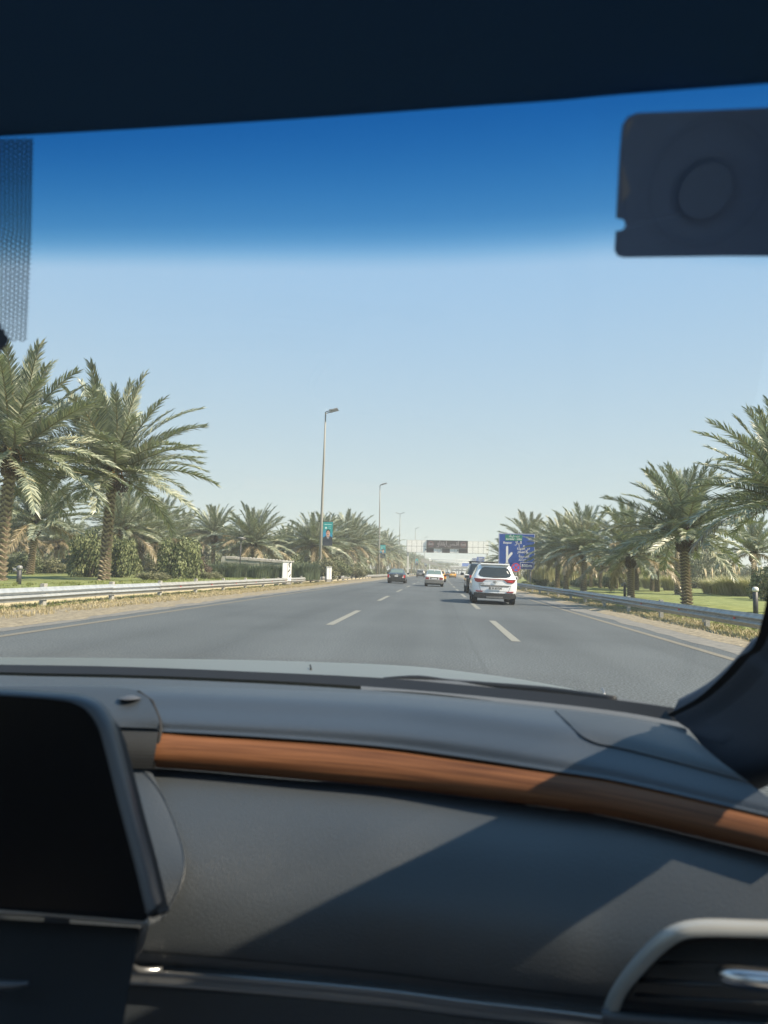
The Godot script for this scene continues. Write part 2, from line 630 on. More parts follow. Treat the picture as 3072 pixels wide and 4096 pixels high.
func scatter(called: String, mesh: Mesh, m: Material, places: Array, scale_lo: float, scale_hi: float) -> void:
	var mm := MultiMesh.new()
	mm.transform_format = MultiMesh.TRANSFORM_3D
	mm.mesh = mesh
	mm.instance_count = places.size()
	for i in places.size():
		var s := rng.randf_range(scale_lo, scale_hi)
		mm.set_instance_transform(i, Transform3D(Basis(Vector3.UP, rng.randf() * TAU).scaled(Vector3(s, s, s)), places[i]))
	var o := MultiMeshInstance3D.new()
	o.name = numbered(called)
	o.multimesh = mm
	o.material_override = m
	add_child(o)
	var what: Array = {
		"dry_grass": ["dry straw and grass tufts along the sandy road edges", "dry grass"],
		"green_grass": ["short green grass growing under and behind the guardrails", "grass"]}[called]
	tag(o, what[0], what[1], "", "stuff")

func grass_patches() -> void:
	var dry := blade_clump(9, 0.13, 0.16, 0.9, 0.006, lin_v(0.30, 0.25, 0.14), lin_v(0.42, 0.36, 0.22), 1)
	var green := blade_clump(12, 0.13, 0.14, 0.6, 0.006, lin_v(0.10, 0.14, 0.03), lin_v(0.22, 0.23, 0.08), 2)
	var a := []
	var b := []
	for i in 9000:
		var d := 8.0 + 62.0 * pow(rng.randf(), 1.3)
		var l := rng.randf() < 0.6
		var u := rng.randf_range(-10.6, -8.5) if l else rng.randf_range(6.6, 8.2)
		if l and rng.randf() < 0.25 and d < 18.0: continue
		a.append(road(u, d, 0.05 if l else -0.15))
	for i in 9000:
		var d := 8.0 + 60.0 * pow(rng.randf(), 1.2)
		var l := rng.randf() < 0.5
		var u := rng.randf_range(-11.0, -9.9) if l else 7.1 + 4.0 * pow(rng.randf(), 1.5)
		if l and rng.randf() < 0.25: u = rng.randf_range(-15.0, -11.2)
		var y := -0.19
		if l: y = 0.04 if u > -11.0 else 0.30 + 0.12 * smoothstep(-11.2, -14.0, u)
		b.append(road(u, d, y))
	scatter("dry_grass", dry, M.leaf, a, 0.5, 1.3)
	scatter("green_grass", green, M.leaf, b, 0.5, 1.3)

func lin_v(r: float, g: float, b: float) -> Color:
	return Color(r, g, b)

# ------------------------------------------------------------------ guardrails

func beam_mesh(length: float, face: float) -> ArrayMesh:
	# a corrugated W beam, its face towards +x * face, bent sheet 4 mm thick
	var prof := [[0.0, 0.0], [0.02, 0.008], [0.05, 0.012], [0.085, 0.045], [0.105, 0.06], [0.125, 0.045], [0.155, 0.005], [0.17, 0.0], [0.185, 0.005], [0.215, 0.045], [0.235, 0.06], [0.255, 0.045], [0.29, 0.012], [0.32, 0.008], [0.34, 0.0]]
	var st := tool()
	for side in 2:
		var rows := []
		for j in 2:
			var r := []
			for p in prof: r.append(Vector3(face * (p[1] * 1.35 - side * 0.005), p[0], -length * j))
			rows.append(r)
		loft(st, rows)
	return done(st)

func build_rails() -> void:
	for side in [[-10.2, 1.0, 0.25, 0.04, "w-beam steel guardrail with red reflectors along the left sandy verge", 6.0], [7.35, -1.0, 0.10, -0.18, "w-beam steel guardrail with red reflectors along the right roadside lawn", 4.0]]:
		var g := thing("guardrail", side[4], "guardrail", road(side[0], side[5], side[3]))
		var sec := beam_mesh(4.03, side[1])
		var post := tool(true)
		box(post, Vector3(0, 0.24, 0), Vector3(0.11, 0.78, 0.16))
		box(post, Vector3(side[1] * 0.075, 0.38, 0), Vector3(0.05, 0.3, 0.14))
		var pm := done(post)
		var rt := tool(true)
		plate(rt, PackedVector2Array([Vector2(-0.06, 0.06), Vector2(0.06, 0.01), Vector2(0.06, -0.01), Vector2(-0.06, -0.06)]), Transform3D(Basis(Vector3.UP, PI / 2), Vector3.ZERO), 0.01)
		var rm := done(rt)
		for k in 62:
			var d: float = side[5] + 4.0 * k
			var wave := 0.0
			if side[1] > 0 and d > 150: wave = 0.22 * sin(d * 0.5) * smoothstep(150.0, 165.0, d)
			var a := road(side[0] + wave * 0.6, d, side[2] + wave * 0.4) - g.position
			var b := road(side[0], d + 4.0, side[2]) - g.position
			var dir := (b - a).normalized()
			var turn := Basis(Vector3.UP, atan2(-dir.x, -dir.z))
			var m: Material = M.rail
			if side[1] > 0 and k in [2, 3, 4]: m = M.rail_new
			var s := part("beam", sec, m, g)
			s.transform = Transform3D(turn * Basis(Vector3.RIGHT, rng.randf_range(-0.003, 0.003)), a + Vector3(side[1] * (0.085 + 0.004 * (k % 2)), 0, 0))
			var p := part("post", pm, M.post, g)
			p.transform = Transform3D(turn, Vector3(a.x, 0, a.z) + dir * 0.3 + Vector3(0, rng.randf_range(-0.04, 0.03), 0))
			if d > 24.0 or side[1] < 0:
				var f := part("reflector", rm, M.reflector, g)
				f.transform = Transform3D(turn * Basis(Vector3.UP, 0.0 if side[1] > 0 else PI), a + dir * 2.2 + Vector3(side[1] * 0.118, 0.17, 0))

# ------------------------------------------------------------------ gantries and signs

func build_gantries() -> void:
	# the big white panelled gantry
	var d := 190.0
	var a := Vector3(-7.461, 0, -190)
	var b := Vector3(13.637, 0, -190)
	var g := thing("gantry", "white panelled overhead gantry with black electronic height sign spanning the road", "gantry", Vector3(a.x, 0, a.z))
	var w := b.x - a.x
	var y0 := 6.35
	var y1 := 9.55
	var back := tool(true)
	box(back, Vector3(w / 2 + 0.1, (y0 + y1) / 2, -0.6), Vector3(w + 0.3, y1 - y0, 0.9))
	part("truss_body", done(back), M.joint, g)
	var n := 9
	for side in [[0.0, 5.2, 4], [15.9, w + 0.25, 4]]:
		var cw: float = (side[1] - side[0]) / side[2]
		for i in side[2]:
			for j in 2:
				var st := tool(true)
				var h: float = (y1 - y0) / 2
				box(st, Vector3.ZERO, Vector3(cw - 0.07, h - 0.07, 0.1))
				part("panel", done(st), M.white_panel, g, Vector3(side[0] + cw * (i + 0.5), y0 + h * (j + 0.5), -0.1 + 0.012 * ((i + j) % 2)))
	for q in [[7.05, 9.25], [11.25, 13.6]]:
		for i in 2:
			var st := tool(true)
			var cw: float = (q[1] - q[0]) / 2
			box(st, Vector3.ZERO, Vector3(cw - 0.05, 1.05, 0.1))
			part("panel", done(st), M.white_panel, g, Vector3(q[0] + cw * (i + 0.5), y0 + 0.56, -0.1))
	for q in [[5.25, 7.0], [9.3, 11.2], [13.65, 15.85]]:
		var st := tool(true)
		box(st, Vector3.ZERO, Vector3(q[1] - q[0], 1.0, 0.16))
		part("display_box", done(st), M.led, g, Vector3((q[0] + q[1]) / 2, y0 + 0.55, -0.08))
	var led := part("electronic_sign", box_mesh(Vector3(10.7, 2.0, 0.3)), M.led, g, Vector3(10.55, y1 - 0.98, 0.02))
	var rim := tool(true)
	for q in [[0.0, 1.0, 10.8, 0.07], [0.0, -1.0, 10.8, 0.07], [-5.36, 0.0, 0.07, 2.0], [5.36, 0.0, 0.07, 2.0]]:
		box(rim, Vector3(q[0], q[1], 0.17), Vector3(q[2], q[3], 0.06))
	part("frame", done(rim), M.grey_metal, led)
	# the words "maximum height"
	var s1 := strokes([[[0, 0], [0, 1.5]],
		[[0.4, 0.1], [0.3, 0.45], [0.55, 0.62], [0.75, 0.4], [0.6, 0.12], [0.4, 0.1], [0.9, 0.0], [1.2, 0.0], [1.45, 0.4], [1.85, 0.5], [2.05, 0.22], [1.6, 0.0], [1.2, 0.0]], [[2.05, 0.1], [2.1, 0.3], [2.2, 0.0], [2.45, 0.0], [2.5, 0.35], [2.75, 0.3], [2.85, -0.1], [2.6, -0.5], [3.2, -0.6], [3.6, -0.2]]], 0.16, 0.78, [[0.42, 0.95], [0.68, 0.95], [0.55, 0.85]])
	part("lettering", s1, M.led_text, led, Vector3(2.95, -0.25, 0.155))
	var s2 := strokes([[[0, 0], [0, 1.5]], [[0.55, 0.5], [0.65, 0.1], [0.5, -0.35], [0.2, -0.5]], [[0.95, 0.55], [0.95, 0.0], [1.5, 0.0], [1.35, 0.4], [1.6, 0.6], [1.8, 0.4], [1.65, 0.05], [2.2, 0.0], [2.2, 1.5]], [[2.95, 0.6], [2.75, 0.75], [2.55, 0.5], [2.6, 0.3], [3.0, 0.3], [2.7, 0.15], [2.5, -0.2], [2.7, -0.6], [3.2, -0.6]]], 0.16, 0.78, [[0.85, 0.85], [1.1, 0.85], [1.6, 0.95]])
	part("lettering", s2, M.led_text, led, Vector3(-0.2, -0.25, 0.155))
	for x in [-4.25, 4.2]:
		var rg := part("warning_ring", ring_mesh(0.72, 0.72, 0.13), M.led_ring, led, Vector3(x, 0, 0.16))
		part("height_number", text("4m", 0.62), M.led_text, rg, Vector3(0, 0, 0.003))
	var leg_l := tool(true)
	box(leg_l, Vector3(0.35, y0 / 2, -0.6), Vector3(0.5, y0, 0.5))
	part("leg", done(leg_l), M.white_metal, g)
	var leg_r := tool(true)
	box(leg_r, Vector3(w - 0.05, y0 / 2 + 1.5, -0.6), Vector3(0.42, y0 + 3.0, 0.5))
	part("leg", done(leg_r), M.white_metal, g)
	for x in [5.0, 9.0, 13.35]:
		var st := tool()
		tube(st, [Vector3(x, y0 + 0.75, 0.0), Vector3(x, y0 + 0.75, 0.35)], 0.16, 10)
		part("camera", done(st), M.black, g)
	# the lattice gantry farther on
	var a2 := Vector3(-2.557, 0, -335)
	var g2 := thing("lattice_gantry", "thin white lattice truss gantry spanning the road beyond the panelled gantry", "gantry", Vector3(a2.x, 0, a2.z))
	var span := 24.5
	var tr := tool()
	for y in [5.9, 7.1]:
		for z in [0.0, -1.0]:
			tube(tr, [Vector3(0, y, z), Vector3(span, y, z)], 0.16, 6)
	for k in 20:
		var x := span * k / 20.0
		for z in [0.0, -1.0]:
			tube(tr, [Vector3(x, 5.9, z), Vector3(x + span / 20.0, 7.1, z)], 0.12, 5)
	part("truss", done(tr), M.white_truss, g2)
	for x in [0.1, span - 0.1]:
		part("leg", tube_mesh([Vector3(x, 0, -0.5), Vector3(x, 7.6, -0.5)], 0.24, 8), M.white_truss, g2)
	var bx := Vector3(16.869, 0, -334.6).x - a2.x
	for q in [[1.1, 2.15, 2.15, 5.95], [3.98, 3.5, 2.85, 5.95]]:
		var pn := part("direction_sign", box_mesh(Vector3(q[1], q[2], 0.12)), M.sign_blue, g2, Vector3(bx + q[0], q[3] + q[2] / 2, 0.35))
		for j in 3:
			var s := strokes([[[0, 0.3], [0, 0], [0.5, 0], [0.5, 0.4], [0.5, 0], [1.0, 0], [1.2, 0.4], [1.5, 0], [2.0, 0], [2.0, 0.7]]], 0.16, 0.72 if q[0] > 2.0 else 0.8)
			part("lettering", s, M.sign_white, pn, Vector3(0.72, 0.6 - 0.75 * j, 0.075))

func build_signs() -> void:
	# big blue direction sign, partly behind the palm fronds
	var d := 80.0
	var c := Vector3(6.923, 0, -80)
	var g := thing("direction_sign", "large blue road direction sign with a green panel beside the right lane", "road sign", Vector3(c.x, -0.2, c.z))
	var w := 3.95
	var h := 3.75
	var y := 2.1
	var st := tool(true)
	plate(st, rounded(w, h, 0.08), Transform3D(), 0.05)
	var board := part("board", done(st), M.sign_blue, g, Vector3(w / 2, y + h / 2, 0))
	var bd := tool(true)
	for q in [[0.0, h / 2 - 0.05, w - 0.1, 0.035], [0.0, -h / 2 + 0.05, w - 0.1, 0.035], [-w / 2 + 0.05, 0.0, 0.035, h - 0.1], [w / 2 - 0.05, 0.0, 0.035, h - 0.1]]:
		box(bd, Vector3(q[0], q[1], 0.004), Vector3(q[2], q[3], 0.006))
	part("border", done(bd), M.sign_white, board)
	for k in 3:
		part("seam", box_mesh(Vector3(w - 0.14, 0.012, 0.003)), M.sign_navy, board, Vector3(0, -1.0 + 0.94 * k, 0.003))
	# placed from the top left corner of the board
	var tl := func(x: float, y2: float) -> Vector3: return Vector3(x - w / 2, h / 2 - y2, 0.006)
	var gp := part("green_panel", box_mesh(Vector3(1.86, 0.66, 0.008)), M.sign_green, board, tl.call(1.65, 0.47))
	part("lettering", text("Karbala' - Hilla", 0.175), M.sign_white, gp, Vector3(0, -0.155, 0.006))
	part("lettering", strokes([[[0.0, 0.55], [0.35, 0.5], [0.1, 0.2], [0.35, 0], [0.75, 0], [0.75, 1.3], [0.75, 0], [1.05, 0], [1.0, 0.45], [1.3, 0.4], [1.3, 0.05], [1.05, 0]], [[1.8, 0.3], [2.15, 0.3]], [[2.5, 1.0], [2.75, 0.5], [2.5, 0.4], [2.5, 0], [2.9, 0], [3.05, 0.3], [3.1, -0.2], [2.95, -0.4]], [[3.4, 0.4], [3.4, 0], [3.75, 0], [3.75, 1.2], [3.75, 0.1], [4.0, 0.0], [4.15, 1.2]], [[4.55, 0.5], [4.4, 0.3], [4.65, 0.15]]], 0.04, 0.24, [[3.4, -0.4]]), M.sign_white, gp, Vector3(0.60, 0.07, 0.006))
	part("lettering", text("Bayaa'", 0.225), M.sign_white, board, tl.call(0.99, 1.02))
	part("lettering", strokes([[[0, 0], [0, 1.4]], [[0.3, 1.4], [0.3, 0], [0.7, 0], [0.7, 0.4], [0.7, 0], [1.1, 0], [1.1, 0.4], [1.1, 0], [1.5, 0], [1.5, 1.4]], [[2.15, 0.75], [1.9, 0.8], [1.85, 0.45], [2.15, 0.4], [1.85, 0.25], [1.75, -0.15], [1.9, -0.5], [2.4, -0.5]]], 0.05, 0.29, [[0.7, -0.4], [1.0, -0.4], [1.22, -0.4]]), M.sign_white, board, tl.call(2.47, 1.12))
	part("lettering", strokes([[[0.0, 0.6], [0.45, 0.5], [0.1, 0.2], [0.4, 0], [0.75, 0], [0.8, 0.35], [1.05, 0.25], [1.1, -0.1], [0.9, -0.4], [1.35, -0.55], [1.7, -0.2]]], 0.045, 0.26, [[1.2, -0.85], [1.45, -0.85]]), M.sign_white, board, tl.call(3.40, 1.74))
	part("lettering", strokes([[[0, 0], [0, 1.4]], [[0.35, 1.4], [0.35, 0], [0.8, 0], [0.6, 0.4], [1.0, 0.45], [0.8, 0], [1.3, 0], [1.4, 0.5], [1.55, 0.0], [1.4, -0.35], [1.3, 0.0], [1.8, 0], [1.8, 1.4]], [[2.2, 0.6], [2.4, 0.1], [2.05, 0]]], 0.048, 0.33, [[0.8, -0.4]]), M.sign_white, board, tl.call(2.83, 1.74))
	part("lettering", text("Jihad Q.", 0.225), M.sign_white, board, tl.call(2.66, 2.03))
	part("lettering", strokes([[[0, 0], [0, 1.4]], [[0.3, 1.4], [0.3, 0], [0.6, 0], [0.5, 0.4], [0.85, 0.4], [0.7, 0], [1.2, 0], [1.2, 1.4], [1.2, 0.0], [1.45, 0.25], [1.65, 0.1], [1.45, 0.0], [1.9, 0.0], [2.0, 0.3], [2.1, -0.1], [1.9, -0.4]], [[2.3, 0.4], [2.3, 0], [2.65, 0], [2.65, 0.5], [2.95, 0.4], [2.9, 0.05], [2.65, 0]]], 0.05, 0.36, [[2.25, -0.35], [2.45, -0.35], [2.7, 0.85], [2.9, 0.85]]), M.sign_white, board, tl.call(3.28, 2.58))
	part("lettering", text("Amiriya", 0.225, false), M.sign_white, board, tl.call(2.73, 2.88))
	var arrow := PackedVector2Array([Vector2(0.815, -3.62), Vector2(1.055, -3.62), Vector2(1.055, -2.87), Vector2(1.53, -2.24), Vector2(1.51, -2.08), Vector2(1.36, -2.05), Vector2(1.055, -2.46), Vector2(1.055, -1.47), Vector2(0.935, -1.35), Vector2(0.815, -1.47)])
	st = tool(true)
	plate(st, arrow, Transform3D(), 0.0)
	part("arrow", done(st), M.sign_white, board, Vector3(-w / 2, h / 2, 0.005))
	for x in [0.8, 3.2]:
		part("post", tube_mesh([Vector3(x, -0.3, -0.12), Vector3(x, y + h - 0.2, -0.12)], 0.07, 10), M.grey_metal, g)
	# distance plate on its own post
	var c2 := Vector3(8.494, 0, -68)
	var g2 := thing("distance_sign", "small dark blue sign reading 500m below the large direction sign", "road sign", Vector3(c2.x, -0.2, c2.z))
	st = tool(true)
	plate(st, rounded(1.24, 0.68, 0.06), Transform3D(), 0.03)
	var b2 := part("board", done(st), M.sign_navy, g2, Vector3(0, 2.2, 0))
	bd = tool(true)
	for q in [[0.0, 0.305, 1.17, 0.025], [0.0, -0.305, 1.17, 0.025], [-0.585, 0.0, 0.025, 0.61], [0.585, 0.0, 0.025, 0.61]]:
		box(bd, Vector3(q[0], q[1], 0.004), Vector3(q[2], q[3], 0.006))
	part("border", done(bd), M.sign_white, b2)
	part("lettering", text("500m", 0.265), M.sign_white, b2, Vector3(0, 0.0, 0.004))
	part("post", tube_mesh([Vector3(0.35, -0.3, -0.1), Vector3(0.35, 2.2, -0.1)], 0.05, 8), M.grey_metal, g2)
	# no stopping
	var c3 := Vector3(6.732, 0, -61)
	var g3 := thing("no_stopping_sign", "round red and blue no stopping sign with a red cross", "road sign", Vector3(c3.x, -0.2, c3.z))
	st = tool(true)
	plate(st, ellipse(0.37, 0.37, 32), Transform3D(), 0.02)
	var disc := part("disc", done(st), M.sign_red, g3, Vector3(0, 1.95, 0))
	for k in 4:
		var a := PI / 2 * k
		var wedge := PackedVector2Array([Vector2(0.075, 0.0)])
		for j in 7:
			var t := deg_to_rad(-36.0 + 12.0 * j)
			wedge.append(Vector2(cos(t), sin(t)) * 0.285)
		st = tool(true)
		plate(st, wedge, Transform3D(Basis(Vector3(0, 0, 1), a), Vector3(0, 0, 0.004)))
		part("blue_field", done(st), M.sign_sky, disc)
	part("post", tube_mesh([Vector3(0, -0.3, -0.05), Vector3(0, 2.0, -0.05)], 0.035, 8), M.grey_metal, g3)

# ------------------------------------------------------------------ lamp posts with banners

func poster_texture() -> ImageTexture:
	# a flat printed portrait: a man with dark hair and moustache in a dark suit before turquoise
	var im := Image.create(96, 220, false, Image.FORMAT_RGB8)
	for y in 220:
		for x in 96:
			var c := Color(0.17, 0.60, 0.60).lerp(Color(0.20, 0.58, 0.76), smoothstep(50.0, 110.0, y - x * 0.35))
			var p := Vector2(x, y)
			var f := func(cx: float, cy: float, rx: float, ry: float) -> bool: return Vector2((p.x - cx) / rx, (p.y - cy) / ry).length() < 1.0
			if y > 128:
				var half := lerpf(22.0, 50.0, smoothstep(128.0, 152.0, y))
				if absf(x - 50) < half: c = Color(0.17, 0.20, 0.24).lerp(Color(0.25, 0.28, 0.32), (y - 128) / 100.0)
				var vee := 15.0 - (y - 130) * 0.32
				if y < 172 and absf(x - 51) < vee: c = Color(0.88, 0.90, 0.93)
				if y > 134 and y < 180 and absf(x - 51) < 3.5 + (y - 134) * 0.06: c = Color(0.11, 0.13, 0.22)
			if f.call(51, 100, 22, 32) and y < 104: c = Color(0.07, 0.075, 0.08)
			if f.call(51, 108, 18, 29): c = Color(0.80, 0.60, 0.50).lerp(Color(0.92, 0.76, 0.68), (x - 33) / 36.0)
			if f.call(51, 134, 12, 12) and y > 130 and y < 142: c = Color(0.74, 0.54, 0.45)
			if f.call(31.5, 110, 3, 7): c = Color(0.78, 0.55, 0.46)
			if y > 84 and y < 88 and f.call(51, 92, 15, 12) and absf(x - 51) > 3: c = Color(0.16, 0.11, 0.09)
			if f.call(44, 99, 3.5, 2) or f.call(58, 99, 3.5, 2): c = Color(0.22, 0.15, 0.12)
			if f.call(51, 108, 3, 5): c = Color(0.70, 0.50, 0.42)
			if f.call(51, 118, 8, 3.2): c = Color(0.13, 0.11, 0.10)
			if f.call(51, 125, 5, 1.6): c = Color(0.62, 0.36, 0.32)
			if y > 20 and y < 27 and x > 10 and x < 86 and int(x * 0.37) % 5 != 0: c = Color(0.80, 0.93, 0.90)
			if (y > 42 and y < 46 or y > 56 and y < 60) and x > 54 and x < 82 and int(x * 0.5) % 4 != 0: c = Color(0.78, 0.93, 0.88)
			if x > 51 and x < 53 and y > 36 and y < 64: c = Color(0.72, 0.90, 0.86)
			if x > 18 and x < 38 and y > 46 and y < 64: c = Color(0.86, 0.93, 0.90)
			if y > 68 and y < 70 and x > 6 and x < 90: c = Color(0.40, 0.75, 0.70)
			im.set_pixel(x, y, c)
	return ImageTexture.create_from_image(im)

func make_lamp(banner: bool, twin_side: bool) -> Node3D:
	var g := thing("street_lamp", "lamp", "street lamp", Vector3.ZERO, 0.0, "street lamps behind the left guardrail")
	var h := 16.9
	var pole := tool()
	tube(pole, [Vector3(0, -0.3, 0), Vector3(0, 6, 0), Vector3(0, 12, 0), Vector3(0.0, h, 0)], [0.17, 0.14, 0.105, 0.07], 12)
	part("pole", done(pole), M.pole, g)
	part("base_plate", box_mesh(Vector3(0.5, 0.06, 0.5), Vector3(0, 0.05, 0)), M.grey_metal, g)
	for s in [-1.0, 1.0]:
		var bar := tool()
		var dir: float = 1.0 if not twin_side else s
		tube(bar, [Vector3(0, h - 0.12, 0), Vector3(0, h, 0.24 * s), Vector3(0.12 * dir, h + 0.06, 0.3 * s), Vector3(0.45 * dir, h + 0.16, 0.3 * s)], [0.05, 0.045, 0.045, 0.045], 6)
		var arm := part("arm", done(bar), M.dark_metal, g)
		var hd := tool(true)
		var b := Basis(Vector3(0, 0, 1), 0.27 * dir)
		box(hd, Vector3(0.86 * dir, h + 0.30, 0.3 * s), Vector3(0.86, 0.12, 0.34), b, Vector2(0.92, 0.8))
		box(hd, Vector3(0.55 * dir, h + 0.22, 0.3 * s), Vector3(0.28, 0.17, 0.26), b)
		var head := part("lamp_head", done(hd), M.grey_metal, arm)
		head.name = "lamp_head"
	if banner:
		var fr := tool()
		for y in [3.36, 5.8]:
			tube(fr, [Vector3(-0.35, y, 0.02), Vector3(1.2, y, 0.02)], 0.03, 6)
		part("banner_frame", done(fr), M.dark_metal, g)
		var st := tool(true)
		for q in [[0.0, 0.0], [1.0, 0.0], [1.0, 1.0], [0.0, 0.0], [1.0, 1.0], [0.0, 1.0]]:
			st.set_uv(Vector2(q[0], 1.0 - q[1]))
			st.add_vertex(Vector3(0.2 + q[0] * 0.97, 3.4 + q[1] * 2.36, 0.03 + 0.03 * q[1]))
		var m := mat(Color.WHITE, 0.55)
		m.albedo_texture = poster_texture() if not M.has("poster") else M.poster.albedo_texture
		if not M.has("poster"): M.poster = m
		part("banner", done(st), M.poster, g)
	return g

func build_lamps() -> void:
	var first := make_lamp(true, false)
	first.position = road(-11.75, 72.0, 0.25)
	first.rotation.z = -0.008
	first.rotation.y = 0.0
	first.set_meta("label", "tallest nearest street lamp carrying a turquoise portrait banner on its pole")
	var names := ["second street lamp along the left rail, slimmer, with a smaller portrait banner", "third lamp post beside the tall palm row, with two heads pointing both ways", "fourth lamp post rising just left of the white gantry", "fifth lamp post behind the white gantry, only its top above the panels"]
	for k in 4:
		var l: Node3D
		if k == 1: l = make_lamp(false, true)
		else:
			l = first.duplicate()
			l.name = numbered("street_lamp")
			add_child(l)
		var d := 134.0 + 67.0 * k
		l.position = road([-11.1, -11.7, -10.5, -9.9][k], d, 0.3)
		l.rotation.z = [0.012, 0.0, 0.003, 0.0][k]
		tag(l, names[k], "street lamp", "street lamps behind the left guardrail")
	for q in [[Vector3(18.878, 0, -640), 0], [Vector3(26.795, 0, -720), 1], [Vector3(35.232, 0, -800), 2]]:
		var l := first.duplicate()
		l.name = numbered("street_lamp")
		add_child(l)
		l.position = q[0]
		tag(l, ["tiny far street lamp seen under the gantry, leftmost of three", "tiny far street lamp seen under the gantry, middle of three", "tiny far street lamp seen under the gantry, nearest the blue overhead signs"][q[1]], "street lamp", "street lamps behind the left guardrail")

# ------------------------------------------------------------------ cars
# A car stands with its rear bumper at z = 0 and its nose towards -z.
# shape.rows: z, half width, underside, belt height, roof half width, roof height, lean of everything above the belt

func car_point(s: Array, i: int, sx: float, x01 := 1.0) -> Vector3:
	var wb: float = s[1]
	var yb: float = s[2]
	var yt: float = s[3]
	var wr: float = s[4]
	var yr: float = s[5]
	var p := Vector2.ZERO
	match i:
		0: p = Vector2(wb * 0.84, yb)
		1: p = Vector2(wb * 0.955, yb + 0.07)
		2: p = Vector2(wb * 0.99, lerpf(yb, yt, 0.36))
		3: p = Vector2(wb, lerpf(yb, yt, 0.62))
		4: p = Vector2(wb * 0.985, yt - 0.07)
		5: p = Vector2(wb * 0.95, yt)
		6: p = Vector2(lerpf(wb * 0.95, wr, 0.55), lerpf(yt, yr - 0.07, 0.5))
		7: p = Vector2(wr, yr - 0.07)
		8: p = Vector2(wr * 0.88, yr - 0.015)
		9: p = Vector2(wr * 0.5, yr)
	var z: float = s[0]
	if p.y > yt: z -= s[6] * (p.y - yt)
	return Vector3(p.x * sx * x01, p.y, z)

func rear_z(sh: Dictionary, x: float, y: float) -> float:
	var s: Array = sh.rows[0]
	var z: float = s[0]
	if y > s[3]: z -= s[6] * (y - s[3])
	var w: float = s[1] if y < s[3] else lerpf(s[1], s[4], clampf((y - s[3]) / maxf(0.05, s[5] - s[3]), 0, 1))
	var q := clampf(absf(x) / w, 0, 1)
	return z + sh.bulge * (1.0 - q * q)

func car_body(sh: Dictionary) -> ArrayMesh:
	var st := tool()
	var rows := []
	for s in sh.rows:
		var r := []
		for i in 10: r.append(car_point(s, i, 1.0))
		for i in 10: r.append(car_point(s, 9 - i, -1.0))
		r.append(r[0])
		rows.append(r)
	loft(st, rows)
	# the rear face bulges a little
	var s0: Array = sh.rows[0]
	var cap := []
	for i in 10:
		var r := []
		for k in 9:
			var t := 1.0 - k / 4.0
			var p := car_point(s0, i, 1.0)
			r.append(Vector3(p.x * t, p.y, p.z + sh.bulge * (1.0 - t * t)))
		cap.append(r)
	loft(st, cap)
	var sl: Array = sh.rows[-1]
	var nose := []
	for i in 10:
		var r := []
		for k in 5:
			var t := 1.0 - k / 2.0
			var p := car_point(sl, i, 1.0)
			r.append(Vector3(p.x * t, p.y, p.z - 0.12 * (1.0 - t * t)))
		nose.append(r)
	loft(st, nose)
	return done(st)

func rear_patch(sh: Dictionary, poly: Array, lift := 0.008, slices := 8) -> ArrayMesh:
	# an outline (x, y) laid on the rear face, standing lift proud of it, with a rim
	var st := tool(true)
	var pts := PackedVector2Array()
	for p in poly: pts.append(Vector2(p[0], p[1]))
	var lo := 9.0
	var hi := -9.0
	for p in pts:
		lo = minf(lo, p.x)
		hi = maxf(hi, p.x)
	var on := func(q: Vector2, l: float) -> Vector3: return Vector3(q.x, q.y, rear_z(sh, q.x, q.y) + l)
	for k in slices:
		var a := lerpf(lo, hi, float(k) / slices)
		var b := lerpf(lo, hi, float(k + 1) / slices)
		for piece in Geometry2D.intersect_polygons(pts, PackedVector2Array([Vector2(a, -1), Vector2(b, -1), Vector2(b, 4), Vector2(a, 4)])):
			var idx := Geometry2D.triangulate_polygon(piece)
			for i in range(0, idx.size(), 3):
				tri(st, on.call(piece[idx[i]], lift), on.call(piece[idx[i + 1]], lift), on.call(piece[idx[i + 2]], lift))
	for i in pts.size():
		var p := pts[i]
		var q := pts[(i + 1) % pts.size()]
		quad(st, on.call(p, lift), on.call(q, lift), on.call(q, -0.02), on.call(p, -0.02))
	return done(st)

func mirrored(poly: Array) -> Array:
	var o := []
	for p in poly: o.append([-p[0], p[1]])
	return o

func side_patch(sh: Dictionary, poly: Array, sx: float, lift := 0.006) -> ArrayMesh:
	# an outline (z, y) laid on the slanting side above the belt
	var s: Array = sh.rows[sh.cabin]
	var st := tool(true)
	var pts := PackedVector2Array()
	for p in poly: pts.append(Vector2(p[0], p[1]))
	var idx := Geometry2D.triangulate_polygon(pts)
	for i in range(0, idx.size(), 3):
		var q := []
		for k in 3:
			var p := pts[idx[i + k]]
			var x := lerpf(s[1] * 0.95, s[4], clampf((p.y - s[3]) / (s[5] - 0.07 - s[3]), 0, 1)) + lift
			q.append(Vector3(x * sx, p.y, p.x))
		tri(st, q[0], q[1], q[2])
	return done(st)

func wheel(g: Node3D, x: float, z: float, r: float, w: float) -> void:
	var st := tool()
	var sx := signf(x)
	tube(st, [Vector3(x - sx * w, r, z), Vector3(x - sx * w * 0.9, r, z), Vector3(x - sx * w * 0.1, r, z), Vector3(x, r, z)], [r * 0.93, r, r, r * 0.93], 24)
	var t := part("wheel", done(st), M.tyre, g)
	st = tool()
	tube(st, [Vector3(x - sx * 0.02, r, z), Vector3(x + sx * 0.008, r, z)], [r * 0.66, r * 0.62], 20)
	part("rim", done(st), M.rim, t)

